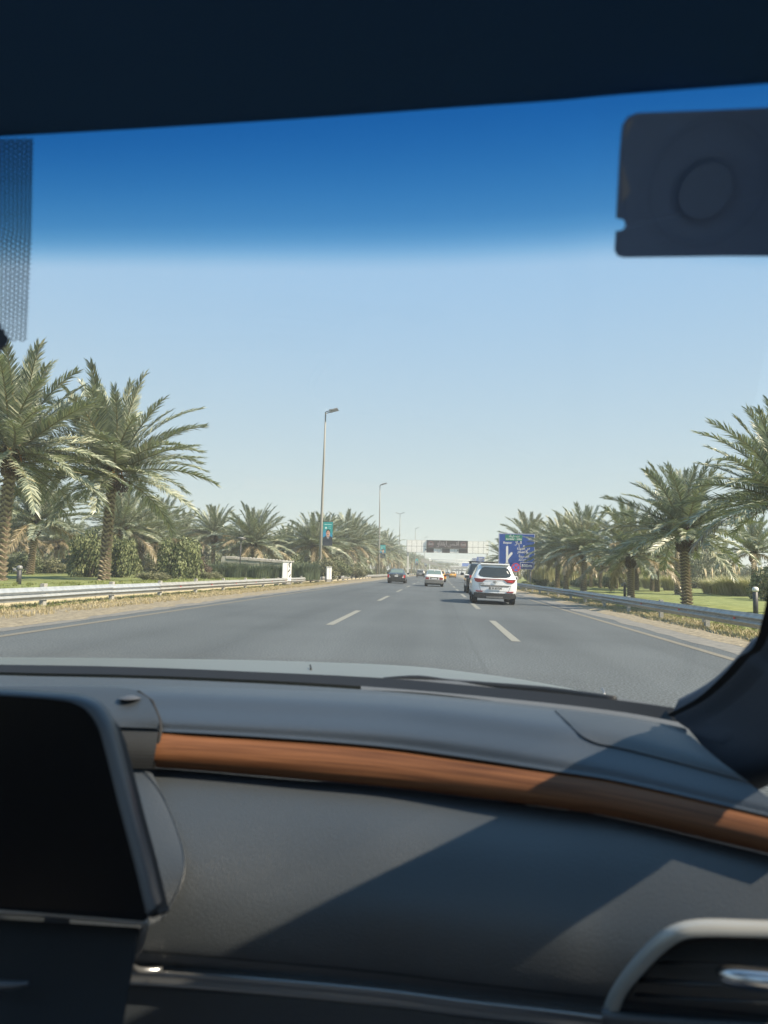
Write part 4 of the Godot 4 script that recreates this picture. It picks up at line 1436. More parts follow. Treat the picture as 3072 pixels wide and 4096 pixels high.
func build_palms() -> void:
	make_palm_stock()
	# right side, nearest first
	palm("big dark palm cut off by the right edge of the photo", Vector3(13.98, -0.2, -29.5), 4.15, 4.4, 52, 11, Vector2(-0.1, 0), 1.05, 0, 0.06)
	palm("tall straight palm on the right lawn, second from the right edge, full crown", Vector3(12.82, -0.2, -38), 3.35, 4.1, 58, 12, Vector2(-0.12, 0), 1.12, 1, 0.0)
	palm("slim palm trunk directly behind and left of the tall right lawn palm", Vector3(20.491, -0.2, -63), 4.5, 3.5, 44, 13, Vector2(0.05, 0), 0.95)
	palm("short palm left of the tall right lawn palm, beside the brown bollard", Vector3(13.056, -0.2, -49.5), 2.5, 3.9, 54, 14, Vector2(0.02, 0), 1.0, 0, 0.05)
	palm("palm with a wide round crown standing right of the blue sign", Vector3(12.869, -0.2, -64), 3.3, 4.3, 56, 15, Vector2(0.1, 0), 1.1, 0, 0.05)
	palm("palm whose fronds cover the right half of the blue sign", Vector3(12.831, -0.2, -72), 3.3, 4.1, 54, 16, Vector2(-0.1, 0), 1.05)
	palm("palm behind the 500m sign, left of two close trunks", Vector3(12.648, -0.2, -76), 3.3, 3.9, 54, 17, Vector2(0, 0), 1.0)
	palm("tall palm rising above the top edge of the blue sign", Vector3(12.453, -0.2, -96), 4.6, 5.0, 52, 18)
	palm("thin palm between the round crowned palm and the dark low palms", Vector3(19.829, -0.2, -94), 3.3, 3.7, 44, 19, Vector2(0.1, 0), 0.9)
	palm("dark low palm left of the short drooping palm on the right", Vector3(20.15, -0.2, -90), 2.6, 3.4, 44, 20)
	palm("small drooping palm with pale low fronds in the middle of the right lawn", Vector3(21.05, -0.2, -86), 2.1, 2.9, 44, 21, Vector2(0, 0), 0.85, 0, 0.35)
	palm("palm just behind the short palm beside the brown bollard", Vector3(21.464, -0.2, -79), 3.4, 3.8, 46, 22)
	palm("left one of two dark trunks beside the near pampas grass", Vector3(22.763, -0.2, -78), 3.0, 3.6, 46, 23, Vector2(0.1, 0), 0.95)
	palm("right one of two dark trunks beside the near pampas grass", Vector3(21.792, -0.2, -73), 3.2, 3.8, 46, 24, Vector2(-0.05, 0), 1.0)
	palm("thin palm standing behind the black bollard light at right", Vector3(26.004, -0.2, -61), 3.3, 3.3, 46, 25, Vector2(-0.1, 0), 0.95, 0, 0.1)
	palm("small lone distant palm beside the brick building", Vector3(49.277, -0.2, -128), 4.6, 3.4, 40, 26, Vector2(0, 0), 1.0, 0, 0.15)
	palm("palm just left of the blue sign's edge", Vector3(12.282, -0.2, -128), 3.7, 4.3, 46, 27)
	# left side
	palm("huge palm filling the left edge of the photo with date clusters", Vector3(-18.739, 0.4, -30), 5.15, 5.0, 66, 31, Vector2(0.2, 0), 1.15, 4, 0.0)
	palm("tall leaning palm with date clusters standing behind the left guardrail", Vector3(-16.662, 0.4, -35.5), 5.15, 5.3, 62, 32, Vector2(0.17, 0), 1.18, 4, 0.0)
	palm("palm below the huge left palm, thick ringed trunk beside the black bollard", Vector3(-27.21, 0.4, -47), 3.2, 4.4, 52, 33, Vector2(0.22, 0), 1.05, 0, 0.06)
	palm("palm rising just behind the tall leaning palm", Vector3(-25.805, 0.4, -58), 3.4, 4.4, 50, 34)
	palm("palm with arching crown between the two vine covered mounds", Vector3(-26.326, 0.4, -63), 2.5, 4.3, 52, 35, Vector2(0.1, 0))
	palm("palm with tall crown behind the second vine covered mound", Vector3(-28.389, 0.4, -72), 3.6, 4.8, 52, 36)
	palm("narrow upright palm right of the second vine covered mound", Vector3(-30.678, 0.4, -86), 3.8, 4.2, 48, 37)
	palm("single palm with a clear round crown left of the stone wall", Vector3(-24.339, 0.4, -78), 4.0, 3.7, 52, 38, Vector2(0, 0), 1.0, 1)
	palm("bushy wide palm behind the low stone wall", Vector3(-18.829, 0.4, -74), 2.9, 4.5, 62, 39, Vector2(-0.05, 0), 1.1)
	palm("smaller far palm left of the bannered lamp post", Vector3(-20.516, 0.4, -100), 3.3, 3.7, 46, 40)
	palm("dark palm directly behind the bannered lamp post", Vector3(-13.931, 0.4, -82), 3.2, 4.3, 54, 41)
	palm("palm rising just right of the bannered lamp post", Vector3(-13.835, 0.4, -92), 3.8, 4.4, 50, 42)
	palm("palm with orange crown centre between the two banner posts", Vector3(-13.891, 0.4, -114), 4.5, 5.9, 60, 43, Vector2(0.05, 0), 1.05, 2)
	palm("first of the trunks in the row right of the orange centred palm", Vector3(-15.249, 0.4, -140), 5.2, 5.6, 48, 44)
	palm("second of the trunks in the row right of the orange centred palm", Vector3(-15.08, 0.4, -150), 5.6, 5.7, 48, 45)
	palm("leaning palm trunk just left of the second lamp post", Vector3(-14.929, 0.4, -162), 5.8, 5.5, 48, 46, Vector2(0.3, 0))
	palm("palm directly right of the second lamp post", Vector3(-13.11, 0.4, -190), 5.9, 5.8, 48, 47)
	palm("slim palm with low drooping crown beside the huge left palm", Vector3(-40.09, 0.4, -74), 2.7, 3.7, 44, 48, Vector2(0.05, 0), 0.9, 0, 0.3)
	palm("leaning thin palm above the white garden bench", Vector3(-43.13, 0.4, -82), 2.6, 3.3, 44, 49, Vector2(0.5, 0), 0.85, 0, 0.3)
	palm("palm with hanging straw coloured fronds at the far left edge", Vector3(-34.278, 0.4, -55), 2.7, 4.2, 50, 50, Vector2(0, 0), 1.0, 0, 0.4)
	palm("half visible palm at the left edge under the huge crown", Vector3(-39.232, 0.4, -60), 3.2, 4.2, 46, 51, Vector2(0, 0), 1.0, 0, 0.3)
	# the row that follows the rail into the distance
	var k := 0
	var d := 146.0
	while d < 620.0:
		for j in 2:
			far_palm("date palm receding in the dense row along the left of the road", "palms receding along the left rail", road(-14.0 - 7.5 * j - rng.randf() * 3.0, d + rng.randf() * 7.0, 0.4), rng.randf_range(4.2, 5.6), rng.randf_range(4.2, 5.0), rng.randf() * TAU, k)
			k += 1
		d += 13.0 if d < 260.0 else 22.0
	# grove deep behind the left lawn
	for i in 76:
		var px := -60.0 + 12.0 * i
		var q: Vector3 = Vector3((px - 940.0) / 1560.0 * (100.0 + 11.0 * (i % 5)), 0.4, -(100.0 + 11.0 * (i % 5)))
		if q.x > -14.5: continue
		far_palm("date palm in the grove behind the left lawn", "palms of the grove on the left", q, rng.randf_range(2.2, 3.6), rng.randf_range(3.6, 4.6), rng.randf() * TAU, i)
	for i in 16:
		var dd := 150.0 + 26.0 * i
		far_palm("far date palm on the right side behind the gantry", "far palms on the right", road(17.0 + rng.randf() * 12.0, dd, -0.1), rng.randf_range(3.0, 4.4), rng.randf_range(3.8, 4.6), rng.randf() * TAU, i)
	for i in 12:
		var dd := 105.0 + 9.0 * (i % 5)
		far_palm("date palm in the grove behind the right lawn", "palms of the grove on the right", Vector3((1180.0 + 22.0 * i - 940.0) / 1560.0 * dd, -0.2, -dd), rng.randf_range(1.6, 2.8), rng.randf_range(3.0, 3.8), rng.randf() * TAU, i)

# ------------------------------------------------------------------ shrubs and grasses

func foliage(seed_: int, n: int, leaf: float, c0: Color, c1: Color, lumps: int, hang := 0.0) -> ArrayMesh:
	# leaves spread through a lumpy volume of unit half width and unit height
	var r := RandomNumberGenerator.new()
	r.seed = seed_
	var blobs := []
	for k in lumps:
		var a := r.randf() * TAU
		var rr := sqrt(r.randf()) * 0.62
		blobs.append([Vector3(cos(a) * rr, r.randf_range(0.2, 0.72), sin(a) * rr), r.randf_range(0.24, 0.4), r.randf_range(-0.15, 0.15)])
	var st := tool()
	for i in n:
		var bl: Array = blobs[i % lumps]
		var v := Vector3(r.randfn(), r.randfn(), r.randfn()).normalized()
		var p: Vector3 = bl[0] + v * bl[1] * pow(r.randf(), 0.28)
		if p.y < 0.0: p.y = r.randf() * 0.12
		var nrm := (v + Vector3(r.randfn(), r.randfn(), r.randfn()) * 0.6).normalized()
		var t := nrm.cross(Vector3.UP if r.randf() < 0.5 else Vector3(r.randf(), r.randf(), r.randf())).normalized()
		t = (t + Vector3.DOWN * hang).normalized()
		var s := nrm.cross(t).normalized()
		var l := leaf * r.randf_range(0.6, 1.3)
		st.set_color(c0.lerp(c1, clampf(r.randf() + bl[2], 0, 1)))
		for q in [p, p + t * l * 0.5 + s * l * 0.32, p + t * l, p, p + t * l, p + t * l * 0.5 - s * l * 0.32]:
			st.add_vertex(q)
	return done(st)

func shrub(called: String, label: String, kind: String, mesh: Mesh, at: Vector3, size: Vector3, turn := 0.0, group := "", stem := true) -> Node3D:
	var g := thing(called, label, kind, at, turn, group)
	var f := part("foliage", mesh, M.leaf, g)
	f.scale = size
	if stem:
		var st := tool()
		for k in 4:
			var a := k * 1.7
			tube(st, [Vector3(0, -0.1, 0), Vector3(cos(a) * size.x * 0.12, size.y * 0.25, sin(a) * size.z * 0.12), Vector3(cos(a) * size.x * 0.35, size.y * 0.55, sin(a) * size.z * 0.35)], [size.y * 0.03, size.y * 0.022, size.y * 0.01], 5)
		part("stem", done(st), M.bark, g)
	return g

func build_plants() -> void:
	var vine0 := foliage(1, 9000, 0.075, lin_v(0.05, 0.075, 0.028), lin_v(0.24, 0.26, 0.13), 26, 0.8)
	var vine1 := foliage(2, 9000, 0.075, lin_v(0.05, 0.075, 0.028), lin_v(0.23, 0.255, 0.125), 26, 0.8)
	var bush0 := foliage(3, 4200, 0.085, lin_v(0.06, 0.085, 0.04), lin_v(0.22, 0.245, 0.13), 12)
	var bush1 := foliage(4, 4200, 0.085, lin_v(0.085, 0.095, 0.05), lin_v(0.25, 0.25, 0.145), 12)
	var purple := foliage(5, 3500, 0.08, lin_v(0.06, 0.045, 0.035), lin_v(0.16, 0.12, 0.085), 9)
	var wispy := foliage(6, 9000, 0.055, lin_v(0.10, 0.12, 0.08), lin_v(0.25, 0.265, 0.18), 22, 0.6)
	var feather := blade_clump(900, 1.0, 1.3, 0.55, 0.013, lin_v(0.045, 0.07, 0.042), lin_v(0.13, 0.165, 0.10), 8)
	var reeds := blade_clump(1200, 1.0, 1.7, 0.35, 0.012, lin_v(0.22, 0.225, 0.10), lin_v(0.46, 0.44, 0.24), 9)
	var pampas := blade_clump(1700, 1.0, 1.1, 1.15, 0.009, lin_v(0.26, 0.275, 0.15), lin_v(0.62, 0.59, 0.38), 10)
	# two vine mounds on the left lawn
	shrub("vine_mound", "tall leafy vine mound behind the tall leaning palm trunk", "shrub", vine0, Vector3(-21.06, 0.38, -43), Vector3(1.75, 2.95, 1.6), 0.3)
	shrub("vine_mound", "lower leafy vine mound immediately right of the tall leaning trunk", "shrub", vine1, Vector3(-19.618, 0.38, -44.5), Vector3(1.3, 2.75, 1.3), 1.6)
	shrub("vine_mound", "wide leafy vine mound alone to the right of the leaning palm", "shrub", vine1, Vector3(-16.532, 0.38, -46), Vector3(1.75, 2.8, 1.7), 0.0)
	# dark feathery hedge
	for i in 14:
		if i == 9: continue
		shrub("feathery_shrub", "dark green feathery shrub in the clipped row before the stone wall", "shrub", feather, Vector3((452.0 + 17.0 * i - 940.0) / 1560.0 * (56.0 + 2.0 * (i % 3)), 0.38, -(56.0 + 2.0 * (i % 3))), Vector3(1.1, rng.randf_range(1.35, 1.75), 1.1), i * 1.3, "dark feathery shrubs before the stone wall", false)
	shrub("purple_shrub", "reddish brown shrub right of the wide vine mound", "shrub", purple, Vector3(-17.569, 0.38, -54), Vector3(1.1, 1.5, 1.0))
	shrub("purple_shrub", "brown leafed shrub below the round crowned palm on the left", "shrub", purple, Vector3(-22.133, 0.38, -66), Vector3(1.2, 1.9, 1.0), 2.0)
	var lb := [[20, 52, 1.9, 1.5, "dark shrub at the left edge behind the black bollard"], [84, 54, 1.6, 1.3, "shrub just right of the thick ringed palm trunk"], [108, 60, 1.7, 1.2, "loose shrub in front of the white garden bench"], [340, 62, 1.6, 1.7, "shrub filling the gap between the vine mounds"], [655, 72, 1.5, 1.5, "shrub between the two white cabinets"], [700, 66, 1.6, 2.0, "light green bush right of the small white cabinet"], [735, 74, 1.7, 1.6, "olive bush below the orange centred palm"], [770, 84, 1.6, 1.4, "olive bush at the foot of the palm row"], [626, 64, 1.6, 1.5, "dark bush right of the big white cabinet"]]
	for i in lb.size():
		var q: Array = lb[i]
		shrub("shrub", q[4], "shrub", [bush0, bush1][i % 2], Vector3((q[0] - 940.0) / 1560.0 * q[1], 0.38, -q[1]), Vector3(q[2], q[3], q[2]), i * 0.9)
	for i in 11:
		shrub("shrub", "low bush in the continuous green band behind the left rail", "shrub", [bush1, bush0][i % 2], road(-13.6 - 0.5 * (i % 3), 74.0 + 7.0 * i, 0.36), Vector3(1.6, rng.randf_range(1.2, 1.7), 2.2), i * 1.3, "green band behind the left rail")
	# flower bed shrubs low in front of the mounds
	for q in [[318, 39.0, 0.9, 0.5, "low flowering plants in the lawn between the vine mounds"], [446, 47.0, 0.8, 0.55, "low flowering plants at the right foot of the wide vine mound"]]:
		shrub("flower_bed", q[4], "plants", bush1, Vector3((q[0] - 940.0) / 1560.0 * q[1], 0.38, -q[1]), Vector3(q[2] * 1.4, q[3], q[2]), 0.4)
	# dense undergrowth behind the left grove
	for i in 78:
		var dd := 88.0 + 7.0 * (i % 5)
		var q := Vector3((-80.0 + 12.0 * i - 940.0) / 1560.0 * dd, 0.38, -dd)
		if q.x > -13.5: continue
		shrub("shrub", "shrub in the undergrowth below the left palm grove", "shrub", [bush0, bush1, wispy][i % 3], q, Vector3(2.3, rng.randf_range(1.8, 3.4), 2.0), i, "undergrowth of the left grove")
	for i in 26:
		var dd := 130.0 + 16.0 * i
		shrub("shrub", "shrub at the foot of the far left palm row", "shrub", [bush0, bush1][i % 2], road(-14.5 - (i % 3) * 2.0, dd, 0.38), Vector3(2.0, rng.randf_range(1.4, 2.2), 2.5), i, "shrubs along the left palm row")
	# right side
	var pg := [[1560, 66.0, 2.0, 2.3, "left part of the big pampas grass clump with cream plumes"], [1597, 64.0, 2.0, 2.2, "right part of the big pampas grass clump with cream plumes"], [1525, 70.0, 1.9, 2.0, "low left end of the big pampas grass clump"], [1437, 82.0, 1.7, 2.4, "upright pampas grass behind the two dark trunks"], [1395, 92.0, 1.7, 2.4, "far pampas grass behind the short palm"]]
	for i in pg.size():
		var q: Array = pg[i]
		var g := shrub("pampas_grass", q[4], "ornamental grass", pampas, Vector3((q[0] - 940.0) / 1560.0 * q[1], -0.22, -q[1]), Vector3(q[2], q[3], q[2]), i * 1.1, "", false)
		for k in [9, 5, 4, 9, 7][i]:
			var a := rng.randf() * TAU
			var o: Vector3 = Vector3(cos(a), 0, sin(a)) * rng.randf() * q[2] * 0.75
			var y: float = q[3] * rng.randf_range(0.85, 1.05)
			var st := tool()
			tube(st, [o * 0.4, o + Vector3(0, y * 0.8, 0), o * 1.12 + Vector3(0, y + 0.1, 0), o * 1.2 + Vector3(0, y + 0.42, 0)], [0.01, 0.02, 0.075, 0.012], 6)
			part("plume", done(st), M.plume if M.has("plume") else plume_mat(), g)
	var rb := [[1640, 54.0, 1.9, 2.9, "big dark bush at the right edge behind the bollard light"], [1668, 50.0, 1.9, 2.6, "dark bush cut off by the right edge of the photo"], [1240, 88.0, 1.3, 1.1, "low dark bush under the palms right of the sign"], [1163, 74.0, 1.2, 1.15, "round dark bush under the 500m sign"], [1137, 70.0, 1.0, 0.8, "small bush at the foot of the no stopping sign"], [1200, 82.0, 1.3, 1.0, "low bush between the two trunks right of the sign"], [1308, 84.0, 1.5, 1.7, "bush below the dark low palm"], [1345, 92.0, 1.5, 1.5, "bush behind the small drooping palm"], [1276, 98.0, 1.5, 1.2, "bush behind the round crowned palm trunk"]]
	for i in rb.size():
		var q: Array = rb[i]
		shrub("shrub", q[4], "shrub", [bush0, bush1][i % 2], Vector3((q[0] - 940.0) / 1560.0 * q[1], -0.22, -q[1]), Vector3(q[2], q[3], q[2]), i * 0.7)
	for i in 14:
		var dd := 100.0 + 6.0 * (i % 3)
		shrub("reed_bed", "yellow green reeds standing behind the right lawn", "reeds", reeds, Vector3((1170.0 + 17.0 * i - 940.0) / 1560.0 * dd, -0.22, -dd), Vector3(2.4, rng.randf_range(2.2, 3.4), 2.0), i, "reeds behind the right lawn", false)
	var tm := [[1482, 104.0, 4.6, 7.6, "grey green tamarisk tree behind the tall right lawn palm"], [1520, 110.0, 4.2, 5.6, "lower grey green tree right of the tall palm"], [1440, 112.0, 4.6, 6.6, "grey green tree behind the two dark trunks"], [1600, 140.0, 5.0, 4.4, "flat topped far trees beside the brick building"], [1650, 118.0, 4.0, 4.0, "far bush mass at the right edge"]]
	for i in tm.size():
		var q: Array = tm[i]
		shrub("tamarisk_tree", q[4], "tree", wispy, Vector3((q[0] - 940.0) / 1560.0 * q[1], -0.22, -q[1]), Vector3(q[2], q[3], q[2]), i)
	for i in 30:
		var dd := 130.0 + 14.0 * (i % 4)
		shrub("shrub", "shrub in the far hedge behind the right lawn", "shrub", [bush1, wispy, bush0][i % 3], Vector3((1150.0 + 19.0 * i - 940.0) / 1560.0 * dd, -0.22, -dd), Vector3(3.0, rng.randf_range(1.8, 3.0), 2.4), i, "far hedge on the right")
	for i in 20:
		var dd := 150.0 + 24.0 * i
		shrub("shrub", "shrub along the far right roadside", "shrub", [bush0, bush1][i % 2], road(14.0 + (i % 3) * 3.0, dd, -0.2), Vector3(2.2, rng.randf_range(1.2, 2.0), 2.4), i, "shrubs along the far right roadside")

func plume_mat() -> Material:
	M.plume = mat(lin(0.52, 0.45, 0.30), 0.9)
	return M.plume

# ------------------------------------------------------------------ cabinets, wall, bollards, far buildings

func bollard(label: String, at: Vector3, h: float, round_head: bool) -> void:
	var g := thing("bollard_light", label, "bollard light", at)
	part("post", tube_mesh([Vector3(0, -0.1, 0), Vector3(0, h, 0)], 0.085, 14), M.dark_metal, g)
	var st := tool()
	tube(st, [Vector3(0, h, 0), Vector3(0, h + 0.05, 0), Vector3(0, h + 0.13, 0), Vector3(0, h + 0.17, 0)], [0.09, 0.11, 0.10, 0.04], 14)
	part("head", done(st), M.grey_metal if round_head else M.white_metal, g)
	if round_head:
		part("spotlight", tube_mesh([Vector3(-0.2, h - 0.02, 0.05), Vector3(-0.02, h - 0.02, 0.0)], [0.10, 0.07], 12), M.grey_metal, g)

func build_small_things() -> void:
	bollard("black bollard with a side spotlight on the left lawn behind the guardrail", Vector3(-15.15, 0.42, -25.5), 0.52, true)
	bollard("black bollard light with a bright white top at right", Vector3(11.297, -0.2, -26.5), 0.98, false)
	bollard("small brown bollard in the middle of the right lawn", Vector3(12.918, -0.2, -50.5), 0.85, true)
	for q in [[Vector3(-10.117, 0.36, -49), 0.60, 1.32, "taller white electrical cabinet with dark scrawls behind the left rail"], [Vector3(-9.269, 0.36, -63), 0.42, 1.08, "smaller white electrical cabinet right of the bannered lamp post"]]:
		var g := thing("electrical_cabinet", q[3], "cabinet", q[0], 0.25)
		var st := tool(true)
		round_box(st, Vector3(0, q[2] / 2, 0), Vector3(q[1], q[2], 0.7), 0.02)
		var b := part("casing", done(st), M.white_panel, g)
		part("lid", box_mesh(Vector3(q[1] + 0.07, 0.05, 0.78), Vector3(0, q[2] + 0.025, 0)), M.white_metal, g)
		part("plinth", box_mesh(Vector3(q[1] - 0.04, 0.2, 0.64), Vector3(0, -0.1, 0)), M.concrete, g)
		part("door_gap", box_mesh(Vector3(0.015, q[2] * 0.86, 0.006), Vector3(q[1] * 0.06, q[2] / 2, 0.352)), M.joint, b)
		if q[1] > 0.5:
			var s := strokes([[[0, 0.9], [0.25, 0.5], [0.1, 0.1]], [[0.1, -0.2], [0.3, -0.5]], [[0.0, -0.9], [0.15, -1.2]]], 0.06, 0.5)
			part("scrawl", s, M.black, b, Vector3(0.25, 0.9, 0.354))
	# low stone monument wall
	var a := Vector3(-18.905, 0.36, -63)
	var wl := thing("stone_wall", "long low grey stone wall with a slanted end behind the hedge", "wall", a, 0.12)
	for k in 6:
		var drop := 0.055 * k
		for q in [[0.29, 0.58, 0.55], [0.88, 0.58, 0.52], [1.38 - drop / 2, 0.40 - drop, 0.5]]:
			var st := tool(true)
			round_box(st, Vector3.ZERO, Vector3(0.98, q[1] - 0.02, q[2]), 0.02)
			part("stone", done(st), M.stone, wl, Vector3(0.9 + k, q[0], 0))
		var sc := tool(true)
		round_box(sc, Vector3.ZERO, Vector3(0.99, 0.26, 0.66), 0.03)
		var cp := part("coping", done(sc), M.concrete, wl, Vector3(0.9 + k, 1.71 - drop, 0))
		cp.rotation.z = -0.05
	part("slanted_end", slab([Vector3(-0.2, 0, 0.3), Vector3(0.4, 0, 0.3), Vector3(0.4, 1.84, 0.3), Vector3(0.1, 1.84, 0.3)], Vector3(0, 0, -0.6)), M.stone, wl)
	for k in 14:
		part("finial", box_mesh(Vector3(0.14, 0.16, 0.14), Vector3(2.6 + 0.29 * k, 1.83 - 0.055 * (2.2 + 0.29 * k), 0.1)), M.white_metal, wl)
	# garden lamp with a cone shade
	var c := Vector3(-15.83, 0.36, -58)
	var gl := thing("garden_lamp", "thin garden lamp with a flat conical shade before the stone wall", "garden lamp", c)
	part("post", tube_mesh([Vector3(0, -0.1, 0), Vector3(0, 3.05, 0)], [0.055, 0.04], 10), M.dark_metal, gl)
	var st2 := tool()
	tube(st2, [Vector3(0, 3.35, 0), Vector3(0, 3.27, 0), Vector3(0, 3.10, 0), Vector3(0, 2.98, 0)], [0.03, 0.44, 0.12, 0.09], 18)
	part("shade", done(st2), M.grey_metal, gl)
	# white bench far on the left lawn
	var bn := thing("garden_bench", "low white garden bench beyond the shrubs on the left", "bench", Vector3(-41.936, 0.4, -78), 0.1)
	for k in 3:
		part("seat_slat", box_mesh(Vector3(2.6, 0.04, 0.12), Vector3(0, 0.48, -0.14 + 0.14 * k)), M.white_metal, bn)
	for k in 2:
		part("back_slat", box_mesh(Vector3(2.6, 0.1, 0.04), Vector3(0, 0.72 + 0.16 * k, -0.26)), M.white_metal, bn)
	for x in [-1.15, 1.15]:
		part("leg", box_mesh(Vector3(0.08, 0.92, 0.42), Vector3(x, 0.42, -0.07)), M.white_metal, bn)
	# far brick building at right
	var br := thing("brick_building", "low red brick building with a flat pale roof far behind the pampas grass", "building", Vector3(63.325, -0.2, -160))
	part("wall", box_mesh(Vector3(11.0, 3.3, 6.0), Vector3(0, 1.65, 0)), M.brick, br)
	part("roof", box_mesh(Vector3(13.0, 0.4, 7.2), Vector3(-0.8, 3.5, 0)), M.concrete, br)
	for x in [-3.6, -0.8, 2.2]:
		var wd := part("window", box_mesh(Vector3(1.3, 1.1, 0.1), Vector3(x, 2.0, 3.02)), M.white_metal, br)
		part("pane", box_mesh(Vector3(1.1, 0.9, 0.05), Vector3(x, 2.0, 3.06)), M.car_glass, wd)
	for q in [[1536.0, 190.0, 8.5, "left one of two thin far masts beside the brick building"], [1607.0, 190.0, 8.0, "right one of two thin far masts beside the brick building"]]:
		var ms := thing("mast", q[3], "mast", Vector3((q[0] - 940.0) / 1560.0 * q[1], -0.2, -q[1]))
		part("pole", tube_mesh([Vector3(0, 0, 0), Vector3(0, q[2], 0)], 0.07, 6), M.grey_metal, ms)
		part("crossbar", box_mesh(Vector3(0.9, 0.08, 0.08), Vector3(0, q[2] - 0.4, 0)), M.grey_metal, ms)
	# far concrete overpass
	var ov := thing("overpass", "pale concrete overpass far ahead below the lattice gantry", "bridge", Vector3(16.49, 0, -520))
	part("deck", box_mesh(Vector3(13.0, 1.3, 6.0), Vector3(1.0, 4.9, 0)), M.concrete, ov)
	part("parapet", box_mesh(Vector3(13.0, 0.6, 0.3), Vector3(1.0, 5.9, 2.9)), M.white_panel, ov)
	part("lower_deck", box_mesh(Vector3(11.0, 0.8, 6.0), Vector3(1.0, 2.9, -6.0)), M.concrete, ov)
	for x in [-4.5, 0.5, 2.6, 6.5]:
		part("pier", box_mesh(Vector3(0.8, 4.4, 2.0), Vector3(x, 2.1, 0)), M.concrete, ov)
	part("direction_sign", box_mesh(Vector3(5.0, 2.4, 0.2), Vector3(5.2, 7.2, 3.2)), M.sign_sky, ov)
	var sh := thing("shelter", "pale sloping shelter roof beyond the left palm row", "shelter", Vector3(-0.763, 0, -300))
	part("roof", slab([Vector3(-5, 5.2, 0), Vector3(5, 3.4, 0), Vector3(5, 3.6, 0), Vector3(-5, 7.0, 0)], Vector3(0, 0, -5)), M.concrete, sh)
	for x in [-4.6, 4.6]:
		part("post", box_mesh(Vector3(0.2, 4.5, 0.2), Vector3(x, 2.1, -2.0)), M.white_metal, sh)

# ------------------------------------------------------------------ the car that the photo is taken from

func glass_band() -> ImageTexture:
	# the tinted strip along the top of a windscreen: dense at the roof, fading out downwards (v = 1)
	var im := Image.create(4, 256, false, Image.FORMAT_RGB8)
	for y in 256:
		var v := y / 255.0
		var dens := lerpf(1.0, 0.50, clampf(v / 0.68, 0, 1)) * smoothstep(1.0, 0.62, v)
		var c := Color(exp(-6.3 * dens), exp(-3.0 * dens), exp(-1.5 * dens)).linear_to_srgb()
		for x in 4: im.set_pixel(x, y, c)
	return ImageTexture.create_from_image(im)

func dot_print() -> ImageTexture:
	# ceramic dot print: opaque with clear round gaps that grow downwards
	var im := Image.create(1024, 1024, false, Image.FORMAT_RGBA8)
	for y in 1024:
		for x in 1024:
			var column := x / 24
			var cx := (x % 24) - 12.0
			var cy := fposmod(y + 12.0 * (column % 2), 24.0) - 12.0
			var r := lerpf(7.4, 10.4, y / 1024.0)
			var hole := Vector2(cx, cy).length() < r
			im.set_pixel(x, y, Color(0.02, 0.022, 0.026, 0.0 if hole else 1.0))
	return ImageTexture.create_from_image(im)

func wood_grain() -> ImageTexture:
	var n := FastNoiseLite.new()
	n.seed = 31
	n.frequency = 0.012
	n.fractal_octaves = 4
	var im := Image.create(512, 256, false, Image.FORMAT_RGB8)
	for y in 256:
		for x in 512:
			var a := n.get_noise_2d(x * 0.35, y * 5.0) * 0.5 + 0.5
			var b := n.get_noise_2d(x * 0.9 + 900.0, y * 22.0) * 0.5 + 0.5
			var c := Color(0.105, 0.044, 0.022).lerp(Color(0.36, 0.165, 0.080), clampf((a - 0.5) * 1.1 + (b - 0.5) * 0.9 + 0.5, 0, 1))
			im.set_pixel(x, y, c.linear_to_srgb())
	return ImageTexture.create_from_image(im)

func mesh_grille() -> ImageTexture:
	var im := Image.create(64, 64, false, Image.FORMAT_RGB8)
	for y in 64:
		for x in 64:
			var cx := fposmod(x + 8.0 * ((y / 16) % 2), 16.0) - 8.0
			var cy := (y % 16) - 8.0
			im.set_pixel(x, y, Color(0.03, 0.03, 0.035) if Vector2(cx, cy).length() < 5.2 else Color(0.16, 0.165, 0.17))
	return ImageTexture.create_from_image(im)

